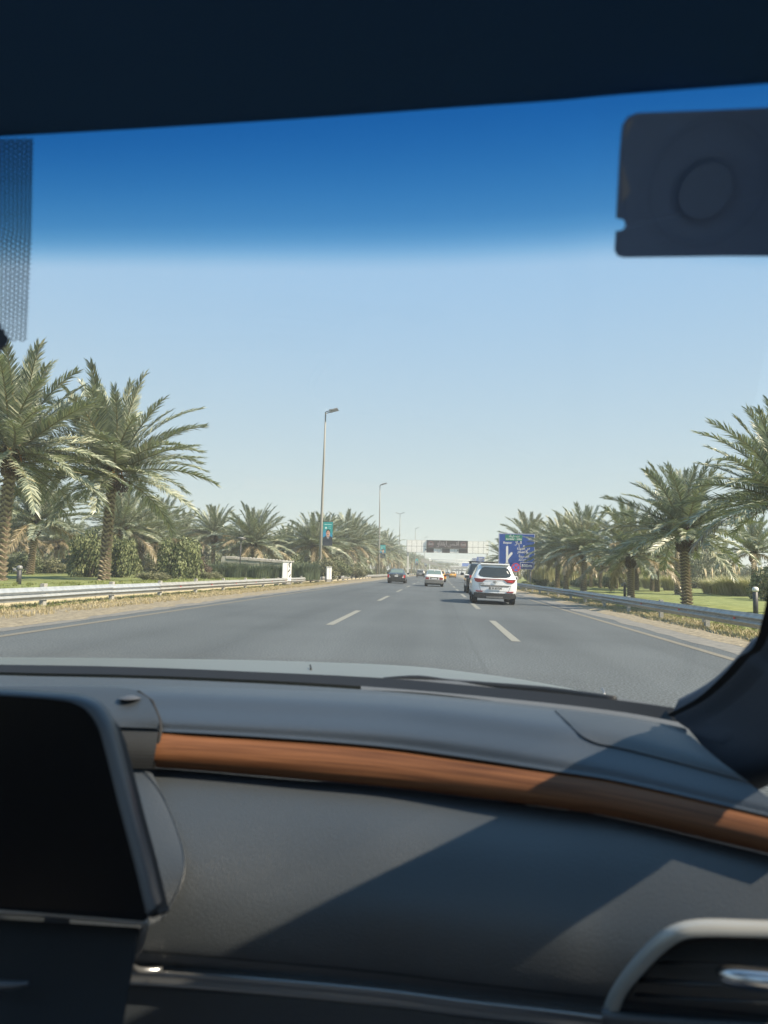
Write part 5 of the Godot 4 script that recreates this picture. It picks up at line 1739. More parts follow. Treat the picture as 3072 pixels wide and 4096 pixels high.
func cabin_materials() -> void:
	var grain := noise_tex(Color.BLACK, Color.WHITE, 0.09, 41)
	for q in [["dash", 0.030, 0.037, 0.045, 0.50, 0.71], ["dash_roll", 0.028, 0.037, 0.050, 0.42, 0.71], ["panel", 0.031, 0.037, 0.043, 0.42, 0.71], ["panel_side", 0.024, 0.030, 0.037, 0.48, 0.71], ["pillar", 0.028, 0.040, 0.062, 0.7, 0.5], ["lining", 0.026, 0.070, 0.150, 0.95, 0.2]]:
		var m := mat(lin(q[1], q[2], q[3]), q[4], 0.0, q[5])
		m.heightmap_enabled = true
		m.heightmap_texture = grain
		m.heightmap_scale = 0.035
		m.uv1_triplanar = true
		m.uv1_scale = Vector3.ONE * 9.0
		M[q[0]] = m
	M.wood = mat(Color.WHITE, 0.5, 0.0, 0.36)
	M.wood.albedo_texture = wood_grain()
	M.wood.albedo_color = Color(0.77, 0.75, 0.72)
	M.grille = mat(Color.WHITE, 0.7)
	M.grille.albedo_texture = mesh_grille()
	M.grille.uv1_scale = Vector3(1, 1, 1)
	M.screen_glass = mat(lin(0.006, 0.0065, 0.008), 0.3, 0.0, 0.25)
	M.screen_edge = mat(lin(0.085, 0.09, 0.10), 0.4, 0.3)
	M.satin = mat(lin(0.30, 0.31, 0.32), 0.3, 0.8)
	M.vent_rim = mat(lin(0.34, 0.34, 0.32), 0.38, 0.35)
	M.seat = noisy(lin(0.40, 0.385, 0.36), lin(0.48, 0.46, 0.43), 0.05, 0.4, 0.7, 61)
	M.cabin_black = mat(lin(0.010, 0.0105, 0.012), 0.8)
	M.frit = mat(lin(0.008, 0.009, 0.011), 0.6)
	M.bonnet = mat(lin(0.115, 0.125, 0.112), 0.5, 0.2)
	M.bonnet.clearcoat_enabled = true
	M.cowl = mat(lin(0.075, 0.08, 0.085), 0.6)
	var pane := mat(Color(1, 1, 1, 0.01), 0.0, 0.0, 0.5)
	pane.backlight_enabled = true      # a thin film of dust that the sun catches
	pane.backlight = Color(0.052, 0.053, 0.053)
	pane.transparency = BaseMaterial3D.TRANSPARENCY_ALPHA
	M.pane = pane
	var band := mat(Color(1, 1, 1, 0.0), 0.0, 0.0, 0.0)
	band.albedo_texture = glass_band()
	band.texture_repeat = false
	band.refraction_enabled = true
	band.refraction_scale = 0.0
	band.transparency = BaseMaterial3D.TRANSPARENCY_ALPHA
	M.shade_band = band
	var dots := mat(Color.WHITE, 0.6)
	dots.albedo_texture = dot_print()
	dots.transparency = BaseMaterial3D.TRANSPARENCY_ALPHA_SCISSOR
	dots.alpha_scissor_threshold = 0.5
	M.dots = dots

func between(a: Array, b: Array, t: float) -> Array:
	var o := []
	for k in a.size(): o.append(a[k].lerp(b[k], t))
	return o

func shifted(a: Array, v: Vector3) -> Array:
	var o := []
	for p in a: o.append(p + v)
	return o

func uv_sheet(rows: Array) -> ArrayMesh:
	var st := tool()
	var n: int = rows[0].size()
	for i in rows.size() - 1:
		for k in n - 1:
			for q in [[i, k], [i + 1, k], [i + 1, k + 1], [i, k], [i + 1, k + 1], [i, k + 1]]:
				st.set_uv(Vector2(float(q[1]) / (n - 1), float(q[0]) / (rows.size() - 1)))
				st.add_vertex(rows[q[0]][q[1]])
	return done(st)

func build_cabin() -> void:
	cabin_materials()
	var g := thing("passenger_car", "dark car interior around the viewer with dashboard, wood trim and windscreen", "car", Vector3.ZERO)
	# ---- windscreen: lower edge, upper edge
	var lo := [Vector3(-1.324, 1.091, -0.768), Vector3(-1.315, 1.053, -1.043), Vector3(-1.012, 1.023, -1.229), Vector3(-0.784, 1.014, -1.276), Vector3(-0.525, 1.017, -1.275), Vector3(-0.271, 1.018, -1.263), Vector3(-0.083, 1.019, -1.236), Vector3(0.048, 1.02, -1.185), Vector3(0.183, 1.023, -1.114), Vector3(0.271, 1.024, -1.06), Vector3(0.336, 1.024, -1.01)]
	var hi := [Vector3(-0.816, 1.468, -0.442), Vector3(-0.712, 1.523, -0.525), Vector3(-0.506, 1.56, -0.567), Vector3(-0.382, 1.567, -0.571), Vector3(-0.258, 1.57, -0.569), Vector3(-0.137, 1.571, -0.563), Vector3(-0.048, 1.57, -0.555), Vector3(0.015, 1.566, -0.544), Vector3(0.086, 1.562, -0.533), Vector3(0.135, 1.559, -0.523), Vector3(0.252, 1.529, -0.469)]
	var rows := []
	for j in 13: rows.append(smooth_line(between(hi, lo, j / 12.0), 4))
	var ws := part("windscreen", uv_sheet(rows), M.pane, g)
	var band_rows := []
	var inward := Vector3(0, -0.002, 0.004)
	var edge := []
	var share := [0.09, 0.11, 0.13, 0.140, 0.147, 0.154, 0.160, 0.164, 0.168, 0.171, 0.182]
	for k in lo.size(): edge.append(hi[k].lerp(lo[k], share[k]))
	var hi_s := smooth_line(hi, 4)
	var edge_s := smooth_line(edge, 4)
	for j in 9: band_rows.append(shifted(between(hi_s, edge_s, j / 8.0), inward))
	part("shade_band", uv_sheet(band_rows), M.shade_band, ws)
	# black ceramic border along the bottom and the dotted print at the left
	var cowl_in := [Vector3(-1.309, 1.082, -0.76), Vector3(-1.292, 1.044, -1.026), Vector3(-0.996, 1.013, -1.211), Vector3(-0.769, 1.004, -1.253), Vector3(-0.514, 1.007, -1.251), Vector3(-0.265, 1.007, -1.239), Vector3(-0.081, 1.007, -1.207), Vector3(0.047, 1.009, -1.156), Vector3(0.179, 1.011, -1.09), Vector3(0.266, 1.011, -1.041), Vector3(0.33, 1.009, -0.99)]
	part("black_border", sheet([shifted(lo, Vector3(0, 0.0015, 0.003)), shifted(cowl_in, Vector3(0, 0.0015, 0.0))], 6), M.frit, ws)
	part("dot_print", uv_sheet([[Vector3(-0.502, 1.553, -0.548), Vector3(-0.344, 1.557, -0.559)], [Vector3(-0.549, 1.492, -0.605), Vector3(-0.375, 1.496, -0.617)], [Vector3(-0.61, 1.42, -0.677), Vector3(-0.418, 1.425, -0.691)]]), M.dots, ws)
	# ---- roof lining and header
	var header := sheet([shifted(hi, Vector3(0, 0.03, -0.02)), shifted(hi, Vector3(0, 0.004, 0.0)), shifted(hi, Vector3(0, -0.004, 0.008)), shifted(hi, Vector3(0, 0.004, 0.03)), shifted(hi, Vector3(0, 0.022, 0.075)), shifted(hi, Vector3(0, 0.04, 0.2)), shifted(hi, Vector3(0, 0.05, 0.34)), shifted(hi, Vector3(0, 0.07, 0.36))], 4, 3)
	part("roof_lining", header, M.lining, g)
	part("roof_lining", sheet([shifted(hi, Vector3(0, 0.07, 1.08)), shifted(hi, Vector3(0, 0.05, 1.1)), shifted(hi, Vector3(0, 0.04, 1.4)), shifted(hi, Vector3(0, -0.05, 1.9))], 4, 3), M.lining, g)
	part("roof_skin", sheet([shifted(hi, Vector3(0, 0.035, -0.025)), shifted(hi, Vector3(0, 0.09, 0.2)), shifted(hi, Vector3(0, 0.10, 0.36))], 4, 3), M.bonnet, g)
	part("roof_skin", sheet([shifted(hi, Vector3(0, 0.10, 1.08)), shifted(hi, Vector3(0, 0.09, 1.4)), shifted(hi, Vector3(0, 0.0, 1.95))], 4, 3), M.bonnet, g)
	# glass roof over the seats, out of the frame
	part("glass_roof", sheet([shifted(hi, Vector3(0, 0.085, 0.35)), shifted(hi, Vector3(0, 0.095, 0.7)), shifted(hi, Vector3(0, 0.085, 1.09))], 4, 3), M.pane, g)
	for x in [0.40, -0.92]:
		part("roof_side", box_mesh(Vector3(0.2, 0.05, 0.9), Vector3(x, 1.60, 0.16)), M.lining, g)
	# ---- right windscreen pillar, swept from the dash up to the roof
	var r0 := [Vector3(0.318, 1.018, -0.999), Vector3(0.34, 1.047, -0.953), Vector3(0.351, 1.079, -0.906), Vector3(0.356, 1.109, -0.863), Vector3(0.363, 1.144, -0.821), Vector3(0.314, 1.303, -0.648), Vector3(0.252, 1.529, -0.469)]
	var prow := [shifted(r0, Vector3(0.012, 0.02, -0.015)), r0, shifted(r0, Vector3(0.012, -0.012, 0.02)), shifted(r0, Vector3(0.03, -0.018, 0.075)), shifted(r0, Vector3(0.06, -0.012, 0.12)), shifted(r0, Vector3(0.075, 0.0, 0.13)), shifted(r0, Vector3(0.085, 0.02, 0.10)), shifted(r0, Vector3(0.012, 0.02, -0.015))]
	part("windscreen_pillar", sheet(prow, 5, 3), M.pillar, g)
	part("border_strip", sheet([shifted(r0, Vector3(-0.007, 0.0, -0.006)), shifted(r0, Vector3(0.004, -0.003, 0.002))], 6), M.frit, ws)
	part("pillar_foot", sheet([prow[2], shifted(prow[3], Vector3(0.0, -0.03, 0.01)), shifted(prow[3], Vector3(0.012, -0.055, 0.0)), shifted(prow[3], Vector3(0.03, -0.075, -0.04))], 5, 3), M.pillar, g)
	part("mirror_sail", slab([Vector3(0.54, 0.92, -0.95), Vector3(0.54, 0.92, -0.64), Vector3(0.53, 1.10, -0.66), Vector3(0.52, 1.2, -0.75)], Vector3(0.02, 0, 0)), M.pillar, g)
	# far pillar on the driver's side
	var l0 := [Vector3(-1.324, 1.091, -0.768), Vector3(-1.032, 1.318, -0.579), Vector3(-0.816, 1.468, -0.442)]
	part("windscreen_pillar", sheet([l0, shifted(l0, Vector3(-0.03, 0, 0.08)), shifted(l0, Vector3(-0.09, 0, 0.1)), l0], 6), M.pillar, g)
	# ---- dashboard
	var ra := shifted(cowl_in, Vector3(0, -0.004, 0.0))
	var rb := [Vector3(-1.246, 1.067, -0.725), Vector3(-1.174, 1.036, -0.934), Vector3(-0.877, 1.017, -1.068), Vector3(-0.676, 1.011, -1.103), Vector3(-0.453, 1.016, -1.104), Vector3(-0.234, 1.018, -1.095), Vector3(-0.072, 1.02, -1.076), Vector3(0.042, 1.022, -1.034), Vector3(0.161, 1.022, -0.982), Vector3(0.24, 1.021, -0.943), Vector3(0.302, 1.015, -0.892)]
	var rc := [Vector3(-1.184, 1.064, -0.69), Vector3(-1.115, 1.032, -0.889), Vector3(-0.814, 1.02, -0.992), Vector3(-0.622, 1.017, -1.016), Vector3(-0.418, 1.02, -1.021), Vector3(-0.216, 1.02, -1.015), Vector3(-0.067, 1.019, -1.001), Vector3(0.039, 1.019, -0.963), Vector3(0.15, 1.017, -0.916), Vector3(0.225, 1.014, -0.882), Vector3(0.307, 1.005, -0.808)]
	var rd := [Vector3(-1.121, 1.044, -0.656), Vector3(-1.056, 1.008, -0.845), Vector3(-0.762, 0.994, -0.933), Vector3(-0.58, 0.993, -0.951), Vector3(-0.391, 0.995, -0.959), Vector3(-0.202, 0.995, -0.953), Vector3(-0.062, 0.995, -0.938), Vector3(0.038, 0.993, -0.91), Vector3(0.143, 0.99, -0.868), Vector3(0.213, 0.987, -0.838), Vector3(0.344, 0.978, -0.748)]
	var re := [Vector3(-1.105, 1.029, -0.648), Vector3(-1.044, 0.991, -0.837), Vector3(-0.75, 0.982, -0.919), Vector3(-0.572, 0.98, -0.94), Vector3(-0.387, 0.982, -0.951), Vector3(-0.199, 0.981, -0.944), Vector3(-0.061, 0.979, -0.929), Vector3(0.037, 0.977, -0.901), Vector3(0.141, 0.976, -0.859), Vector3(0.211, 0.975, -0.829), Vector3(0.342, 0.97, -0.743)]
	var rf := shifted(re, Vector3(0, 0.002, -0.03))
	var rh := [Vector3(-1.12, 0.984, -0.661), Vector3(-1.049, 0.938, -0.846), Vector3(-0.745, 0.931, -0.919), Vector3(-0.563, 0.934, -0.932), Vector3(-0.38, 0.937, -0.94), Vector3(-0.194, 0.934, -0.928), Vector3(-0.058, 0.934, -0.908), Vector3(0.037, 0.934, -0.885), Vector3(0.139, 0.937, -0.847), Vector3(0.208, 0.938, -0.816), Vector3(0.338, 0.935, -0.735)]
	var dash := part("dashboard", sheet([ra, between(ra, rb, 0.5), shifted(rb, Vector3(0, -0.006, -0.012))], 6, 2), M.dash, g)
	var roll := grid([shifted(rb, Vector3(0, -0.008, -0.012)), rb, rc, between(rc, rd, 0.55), rd, between(rd, re, 0.7), re, rf], 6, 4)
	var rst := tool()
	loft(rst, roll)
	part("padded_roll", done(rst), M.dash_roll, dash)
	var we := [Vector3(-0.364, 0.983, -0.945), Vector3(-0.311, 0.982, -0.948), Vector3(-0.199, 0.981, -0.942), Vector3(-0.061, 0.979, -0.927), Vector3(0.037, 0.977, -0.899), Vector3(0.141, 0.977, -0.857), Vector3(0.211, 0.976, -0.827), Vector3(0.341, 0.971, -0.741)]
	var wh := [Vector3(-0.36, 0.937, -0.937), Vector3(-0.305, 0.936, -0.936), Vector3(-0.194, 0.934, -0.927), Vector3(-0.058, 0.934, -0.907), Vector3(0.037, 0.934, -0.884), Vector3(0.139, 0.937, -0.846), Vector3(0.208, 0.938, -0.815), Vector3(0.337, 0.936, -0.734)]
	var wr := []
	for q in [[0.0, -0.012], [0.12, 0.002], [0.38, 0.012], [0.66, 0.013], [0.88, 0.004], [1.0, -0.008], [1.02, -0.02]]:
		wr.append(smooth_line(shifted(between(we, wh, q[0]), Vector3(0, 0, q[1])), 6))
	var wood := uv_sheet(wr)
	part("wood_trim", wood, M.wood, dash)
	# knee side of the dashboard, one padded panel
	var k0 := shifted(rh, Vector3(0, -0.002, -0.012))
	var k1 := shifted(rh, Vector3(0, -0.008, 0.004))
	var k2 := [Vector3(-1.057, 0.948, -0.628), Vector3(-0.983, 0.894, -0.799), Vector3(-0.692, 0.884, -0.861), Vector3(-0.521, 0.887, -0.868), Vector3(-0.351, 0.89, -0.875), Vector3(-0.181, 0.891, -0.873), Vector3(-0.054, 0.894, -0.856), Vector3(0.036, 0.895, -0.838), Vector3(0.132, 0.898, -0.804), Vector3(0.198, 0.898, -0.779), Vector3(0.326, 0.903, -0.712)]
	var k3 := [Vector3(-1.025, 0.896, -0.615), Vector3(-0.923, 0.841, -0.757), Vector3(-0.644, 0.832, -0.809), Vector3(-0.484, 0.836, -0.815), Vector3(-0.325, 0.839, -0.821), Vector3(-0.168, 0.838, -0.823), Vector3(-0.049, 0.841, -0.811), Vector3(0.035, 0.842, -0.797), Vector3(0.127, 0.85, -0.767), Vector3(0.19, 0.853, -0.747), Vector3(0.312, 0.868, -0.684)]
	var k4 := [Vector3(-1.024, 0.846, -0.619), Vector3(-0.905, 0.789, -0.748), Vector3(-0.627, 0.78, -0.794), Vector3(-0.471, 0.784, -0.8), Vector3(-0.316, 0.786, -0.806), Vector3(-0.162, 0.782, -0.807), Vector3(-0.047, 0.782, -0.801), Vector3(0.036, 0.785, -0.786), Vector3(0.125, 0.796, -0.757), Vector3(0.187, 0.805, -0.735), Vector3(0.308, 0.83, -0.677)]
	var k5 := [Vector3(-1.039, 0.823, -0.63), Vector3(-0.922, 0.76, -0.764), Vector3(-0.635, 0.754, -0.806), Vector3(-0.476, 0.756, -0.812), Vector3(-0.32, 0.759, -0.818), Vector3(-0.164, 0.757, -0.819), Vector3(-0.047, 0.757, -0.813), Vector3(0.037, 0.76, -0.798), Vector3(0.127, 0.772, -0.769), Vector3(0.19, 0.78, -0.748), Vector3(0.313, 0.808, -0.689)]
	part("knee_panel", sheet([k0, k1, k2, k3, k4, k5], 6, 4), M.panel, dash)
	for off in [0.0, 0.012]:
		part("stitched_seam", sheet([shifted(between(k4, k5, 0.25 + off * 20.0), Vector3(0, 0.0005, 0.0025)), shifted(between(k4, k5, 0.31 + off * 20.0), Vector3(0, 0.0005, 0.0025))], 6), M.cabin_black, dash)
	var c1 := shifted(k5, Vector3(0, -0.008, 0.004))
	var c2 := shifted(k5, Vector3(0, -0.018, 0.006))
	part("chrome_strip", sheet([k5, shifted(k5, Vector3(0, -0.003, 0.006)), c1, c2, shifted(k5, Vector3(0, -0.02, -0.01))], 6, 2), M.satin, dash)
	part("glove_box", sheet([shifted(k5, Vector3(0, -0.022, -0.012)), shifted(k5, Vector3(0, -0.03, -0.004)), shifted(k5, Vector3(0, -0.2, 0.0)), shifted(k5, Vector3(0, -0.45, -0.12))], 6, 3), M.panel_side, dash)
	# centre speaker cover with a small light sensor
	var up := Vector3(0, 0.003, 0.002)
	var cover := sheet([shifted([Vector3(-0.897, 1.01, -0.992), Vector3(-0.625, 1.018, -1.021), Vector3(-0.469, 1.022, -1.027), Vector3(-0.414, 1.021, -1.011)], up), shifted([Vector3(-0.884, 1.008, -0.978), Vector3(-0.616, 1.013, -1.007), Vector3(-0.46, 1.017, -1.008), Vector3(-0.392, 1.015, -0.993)], up), shifted([Vector3(-0.842, 0.991, -0.934), Vector3(-0.583, 0.994, -0.956), Vector3(-0.438, 0.996, -0.963), Vector3(-0.363, 0.995, -0.958)], up * 1.6), shifted([Vector3(-0.825, 0.98, -0.917), Vector3(-0.573, 0.982, -0.942), Vector3(-0.43, 0.983, -0.948), Vector3(-0.357, 0.983, -0.949)], up * 1.4)], 5, 4)
	var cv := part("speaker_cover", cover, M.panel_side, dash)
	var st := tool()
	tube(st, [Vector3(-0.418, 1.017, -0.991), Vector3(-0.418, 1.02, -0.991)], [0.016, 0.005], 14)
	part("light_sensor", done(st), M.screen_edge, cv)
	part("speaker_grille", sheet([[Vector3(-0.818, 0.98, -0.91), Vector3(-0.566, 0.983, -0.931), Vector3(-0.356, 0.984, -0.94)], [Vector3(-0.803, 0.96, -0.895), Vector3(-0.554, 0.963, -0.914), Vector3(-0.352, 0.966, -0.923)], [Vector3(-0.8, 0.934, -0.894), Vector3(-0.552, 0.939, -0.913), Vector3(-0.355, 0.942, -0.922)]], 6, 2, 0.017), M.grille, dash)
	part("trim_joint", tube_mesh([Vector3(-0.414, 1.023, -1.009), Vector3(-0.384, 1.014, -0.986), Vector3(-0.36, 0.996, -0.954), Vector3(-0.354, 0.985, -0.942), Vector3(-0.356, 0.94, -0.928)], 0.0022, 6), M.cabin_black, dash)
	# side panel by the right pillar, parted by a curved joint
	var lift := Vector3(0, 0.0012, 0.0009)
	rst = tool()
	var grid_c := []
	var joint := []
	for k in range(48, roll[0].size()):
		var r_end: float = {48: 4.2, 49: 7.2, 50: 9.4, 51: 10.5}.get(k, 11.0)
		var colm := []
		for j in 8:
			var rr := lerpf(4.0, r_end, j / 7.0)
			colm.append(roll[int(rr)][k].lerp(roll[int(rr) + 1][k], rr - int(rr)) + lift)
		grid_c.append(colm)
		joint.append(colm[-1])
	loft(rst, grid_c)
	part("corner_panel", done(rst), M.panel_side, dash)
	part("corner_joint", tube_mesh(smooth_line(joint, 4), 0.0008, 6), M.panel_side, dash)
	# end panel of the centre stack behind the screen
	part("centre_panel", sheet([[Vector3(-0.465, 0.935, -0.924), Vector3(-0.374, 0.938, -0.926), Vector3(-0.355, 0.935, -0.924)], [Vector3(-0.433, 0.9, -0.867), Vector3(-0.349, 0.902, -0.87), Vector3(-0.295, 0.889, -0.855)], [Vector3(-0.398, 0.852, -0.805), Vector3(-0.321, 0.854, -0.81), Vector3(-0.271, 0.86, -0.813)], [Vector3(-0.382, 0.816, -0.779), Vector3(-0.316, 0.815, -0.778), Vector3(-0.285, 0.823, -0.79)]], 6, 4), M.panel_side, dash)
	part("panel_joint", tube_mesh(smooth_line([Vector3(-0.367, 0.939, -0.924), Vector3(-0.331, 0.919, -0.897), Vector3(-0.294, 0.889, -0.854), Vector3(-0.275, 0.87, -0.824), Vector3(-0.272, 0.851, -0.804), Vector3(-0.284, 0.823, -0.785)], 5), 0.0006, 6), M.panel, dash)
	# ---- touch screen standing before the dashboard
	var face := [Vector3(-0.535, 1.073, -0.676), Vector3(-0.457, 1.074, -0.671), Vector3(-0.41, 1.074, -0.67), Vector3(-0.363, 1.073, -0.668), Vector3(-0.339, 1.071, -0.667), Vector3(-0.323, 1.065, -0.666), Vector3(-0.312, 1.053, -0.666), Vector3(-0.304, 1.038, -0.664), Vector3(-0.28, 0.974, -0.658), Vector3(-0.264, 0.932, -0.655), Vector3(-0.25, 0.892, -0.652), Vector3(-0.248, 0.889, -0.652), Vector3(-0.252, 0.886, -0.651), Vector3(-0.388, 0.886, -0.657), Vector3(-0.507, 0.886, -0.661)]
	var scr := part("touch_screen", slab(face, Vector3(0.004, 0.002, -0.016)), M.screen_glass, g)
	st = tool()
	var fr := smooth_line([Vector3(-0.535, 1.073, -0.676), Vector3(-0.457, 1.074, -0.671), Vector3(-0.41, 1.074, -0.67), Vector3(-0.363, 1.073, -0.668), Vector3(-0.339, 1.071, -0.667), Vector3(-0.323, 1.065, -0.666), Vector3(-0.312, 1.053, -0.666), Vector3(-0.304, 1.038, -0.664), Vector3(-0.28, 0.974, -0.658), Vector3(-0.264, 0.932, -0.655), Vector3(-0.25, 0.892, -0.652)], 3)
	loft(st, [shifted(fr, Vector3(0, 0.0005, 0.001)), shifted(fr, Vector3(0.002, 0.002, 0.0003)), shifted(fr, Vector3(0.0055, 0.0035, -0.006)), shifted(fr, Vector3(0.0065, 0.0035, -0.018)), shifted(fr, Vector3(-0.002, -0.008, -0.028))])
	part("frame", done(st), M.screen_edge, scr)
	part("housing", slab(shifted(face, Vector3(0.003, -0.004, -0.0165)), Vector3(0.0, -0.01, -0.03)), M.cabin_black, scr)
	# centre stack below the screen
	var cs := part("centre_stack", sheet([[Vector3(-0.639, 0.862, -0.686), Vector3(-0.406, 0.863, -0.687), Vector3(-0.282, 0.865, -0.683), Vector3(-0.27, 0.865, -0.683)], [Vector3(-0.62, 0.841, -0.669), Vector3(-0.394, 0.845, -0.67), Vector3(-0.277, 0.845, -0.665), Vector3(-0.266, 0.845, -0.665)], [Vector3(-0.583, 0.809, -0.634), Vector3(-0.372, 0.808, -0.639), Vector3(-0.271, 0.806, -0.637), Vector3(-0.262, 0.806, -0.637)], [Vector3(-0.526, 0.757, -0.582), Vector3(-0.335, 0.761, -0.585), Vector3(-0.262, 0.756, -0.591), Vector3(-0.247, 0.756, -0.592)]], 6, 4), M.cabin_black, g)
	part("chrome_edge", tube_mesh(smooth_line([Vector3(-0.624, 0.877, -0.669), Vector3(-0.486, 0.879, -0.669), Vector3(-0.394, 0.881, -0.666), Vector3(-0.313, 0.881, -0.664), Vector3(-0.252, 0.881, -0.66)], 4), 0.0032, 8), M.satin, cs)
	part("chrome_corner", tube_mesh(smooth_line([Vector3(-0.258, 0.874, -0.672), Vector3(-0.28, 0.83, -0.714), Vector3(-0.305, 0.797, -0.751), Vector3(-0.308, 0.77, -0.788), Vector3(-0.289, 0.762, -0.805)], 4), 0.0035, 8), M.satin, cs)
	part("lever", tube_mesh([Vector3(-0.384, 0.834, -0.636), Vector3(-0.36, 0.837, -0.63), Vector3(-0.341, 0.841, -0.627)], [0.004, 0.0035, 0.002], 10), M.screen_edge, cs)
	# ---- right air vent
	var vent := Node3D.new()
	vent.name = "air_vent"
	g.add_child(vent)
	var o0 := smooth_line([Vector3(0.158, 0.805, -0.703), Vector3(0.162, 0.826, -0.695), Vector3(0.173, 0.857, -0.68), Vector3(0.189, 0.889, -0.663), Vector3(0.204, 0.906, -0.655), Vector3(0.226, 0.915, -0.65), Vector3(0.263, 0.921, -0.64), Vector3(0.309, 0.927, -0.628), Vector3(0.355, 0.93, -0.621)], 4)
	var o1 := smooth_line([Vector3(0.158, 0.821, -0.675), Vector3(0.163, 0.843, -0.665), Vector3(0.174, 0.868, -0.654), Vector3(0.189, 0.895, -0.64), Vector3(0.202, 0.911, -0.632), Vector3(0.22, 0.918, -0.628), Vector3(0.254, 0.924, -0.619), Vector3(0.298, 0.93, -0.607), Vector3(0.342, 0.934, -0.6)], 4)
	var o2 := smooth_line([Vector3(0.166, 0.821, -0.675), Vector3(0.17, 0.842, -0.666), Vector3(0.181, 0.866, -0.654), Vector3(0.195, 0.891, -0.641), Vector3(0.207, 0.905, -0.633), Vector3(0.222, 0.911, -0.628), Vector3(0.255, 0.917, -0.619), Vector3(0.299, 0.923, -0.608), Vector3(0.342, 0.927, -0.601)], 4)
	var o3 := smooth_line([Vector3(0.186, 0.778, -0.753), Vector3(0.195, 0.795, -0.752), Vector3(0.208, 0.817, -0.746), Vector3(0.225, 0.842, -0.735), Vector3(0.241, 0.855, -0.73), Vector3(0.258, 0.861, -0.726), Vector3(0.295, 0.867, -0.718), Vector3(0.347, 0.874, -0.706), Vector3(0.399, 0.878, -0.699)], 4)
	st = tool()
	loft(st, [o0, o1, o2])
	part("rim", done(st), M.vent_rim, vent)
	st = tool()
	loft(st, [o2, o3])
	part("duct", done(st), M.cabin_black, vent)
	part("back", slab([Vector3(0.185, 0.842, -0.762), Vector3(0.411, 0.875, -0.721), Vector3(0.413, 0.778, -0.729), Vector3(0.186, 0.737, -0.771)], Vector3(0, 0, -0.01)), M.cabin_black, vent)
	part("lower_rim", sheet([[Vector3(0.158, 0.811, -0.702), Vector3(0.221, 0.828, -0.67), Vector3(0.283, 0.837, -0.654), Vector3(0.356, 0.852, -0.628)], [Vector3(0.152, 0.821, -0.676), Vector3(0.214, 0.835, -0.649), Vector3(0.273, 0.845, -0.633), Vector3(0.344, 0.86, -0.606)], [Vector3(0.152, 0.8, -0.678), Vector3(0.214, 0.817, -0.651), Vector3(0.274, 0.827, -0.634), Vector3(0.344, 0.842, -0.608)]], 5, 3), M.panel_side, vent)
	for q in [[[Vector3(0.183, 0.847, -0.681), Vector3(0.228, 0.853, -0.669), Vector3(0.249, 0.857, -0.662)], 0.0022], [[Vector3(0.184, 0.828, -0.693), Vector3(0.232, 0.834, -0.681), Vector3(0.298, 0.85, -0.654)], 0.0016], [[Vector3(0.204, 0.857, -0.692), Vector3(0.233, 0.862, -0.684), Vector3(0.3, 0.877, -0.657)], 0.0016]]:
		part("slat", tube_mesh(q[0], q[1], 6), M.panel_side, vent)
	st = tool()
	tube(st, smooth_line([Vector3(0.235, 0.881, -0.632), Vector3(0.241, 0.885, -0.622), Vector3(0.263, 0.89, -0.608), Vector3(0.295, 0.893, -0.602)], 4), [0.003, 0.005, 0.0065, 0.0075, 0.008, 0.0082, 0.0083, 0.0083, 0.0083, 0.0083, 0.0083, 0.0083, 0.0083], 10)
	part("knob", done(st), M.chrome, vent)
	# ---- rear view mirror, only its corner shows
	var rvm := part("rear_view_mirror", slab([Vector3(-0.495, 1.427, -0.509), Vector3(-0.364, 1.41, -0.515), Vector3(-0.349, 1.397, -0.514), Vector3(-0.336, 1.384, -0.514), Vector3(-0.326, 1.369, -0.516), Vector3(-0.328, 1.365, -0.516), Vector3(-0.335, 1.362, -0.516), Vector3(-0.359, 1.351, -0.517), Vector3(-0.483, 1.356, -0.516)], Vector3(-0.012, 0.0, -0.014), true), M.pillar, g)
	part("mirror_arm", tube_mesh([Vector3(-0.412, 1.406, -0.522), Vector3(-0.437, 1.48, -0.549), Vector3(-0.45, 1.549, -0.562)], [0.014, 0.012, 0.02], 12), M.pillar, rvm)
	# ---- bonnet and wipers outside
	var b0 := [Vector3(-1.869, 1.016, -1.087), Vector3(-1.667, 0.99, -1.325), Vector3(-1.186, 0.978, -1.441), Vector3(-0.91, 0.976, -1.482), Vector3(-0.476, 0.983, -1.492), Vector3(-0.097, 0.979, -1.44), Vector3(0.139, 0.976, -1.356), Vector3(0.319, 0.978, -1.249), Vector3(0.42, 0.983, -1.105)]
	var b1 := [Vector3(-2.181, 1.003, -1.266), Vector3(-1.902, 0.968, -1.511), Vector3(-1.36, 0.958, -1.652), Vector3(-1.048, 0.959, -1.704), Vector3(-0.549, 0.966, -1.72), Vector3(-0.112, 0.972, -1.661), Vector3(0.112, 0.969, -1.576), Vector3(0.286, 0.963, -1.469), Vector3(0.419, 0.964, -1.257)]
	var b2 := shifted(b1, Vector3(0, -0.03, -0.35))
	var bn := part("bonnet", sheet([b0, b1, b2, shifted(b1, Vector3(0, -0.12, -0.8)), shifted(b1, Vector3(0, -0.4, -1.0))], 5, 3), M.bonnet, g)
	part("bonnet_seam", tube_mesh([Vector3(-0.289, 0.976, -1.708), Vector3(-0.275, 0.976, -1.638)], 0.002, 4), M.frit, bn)
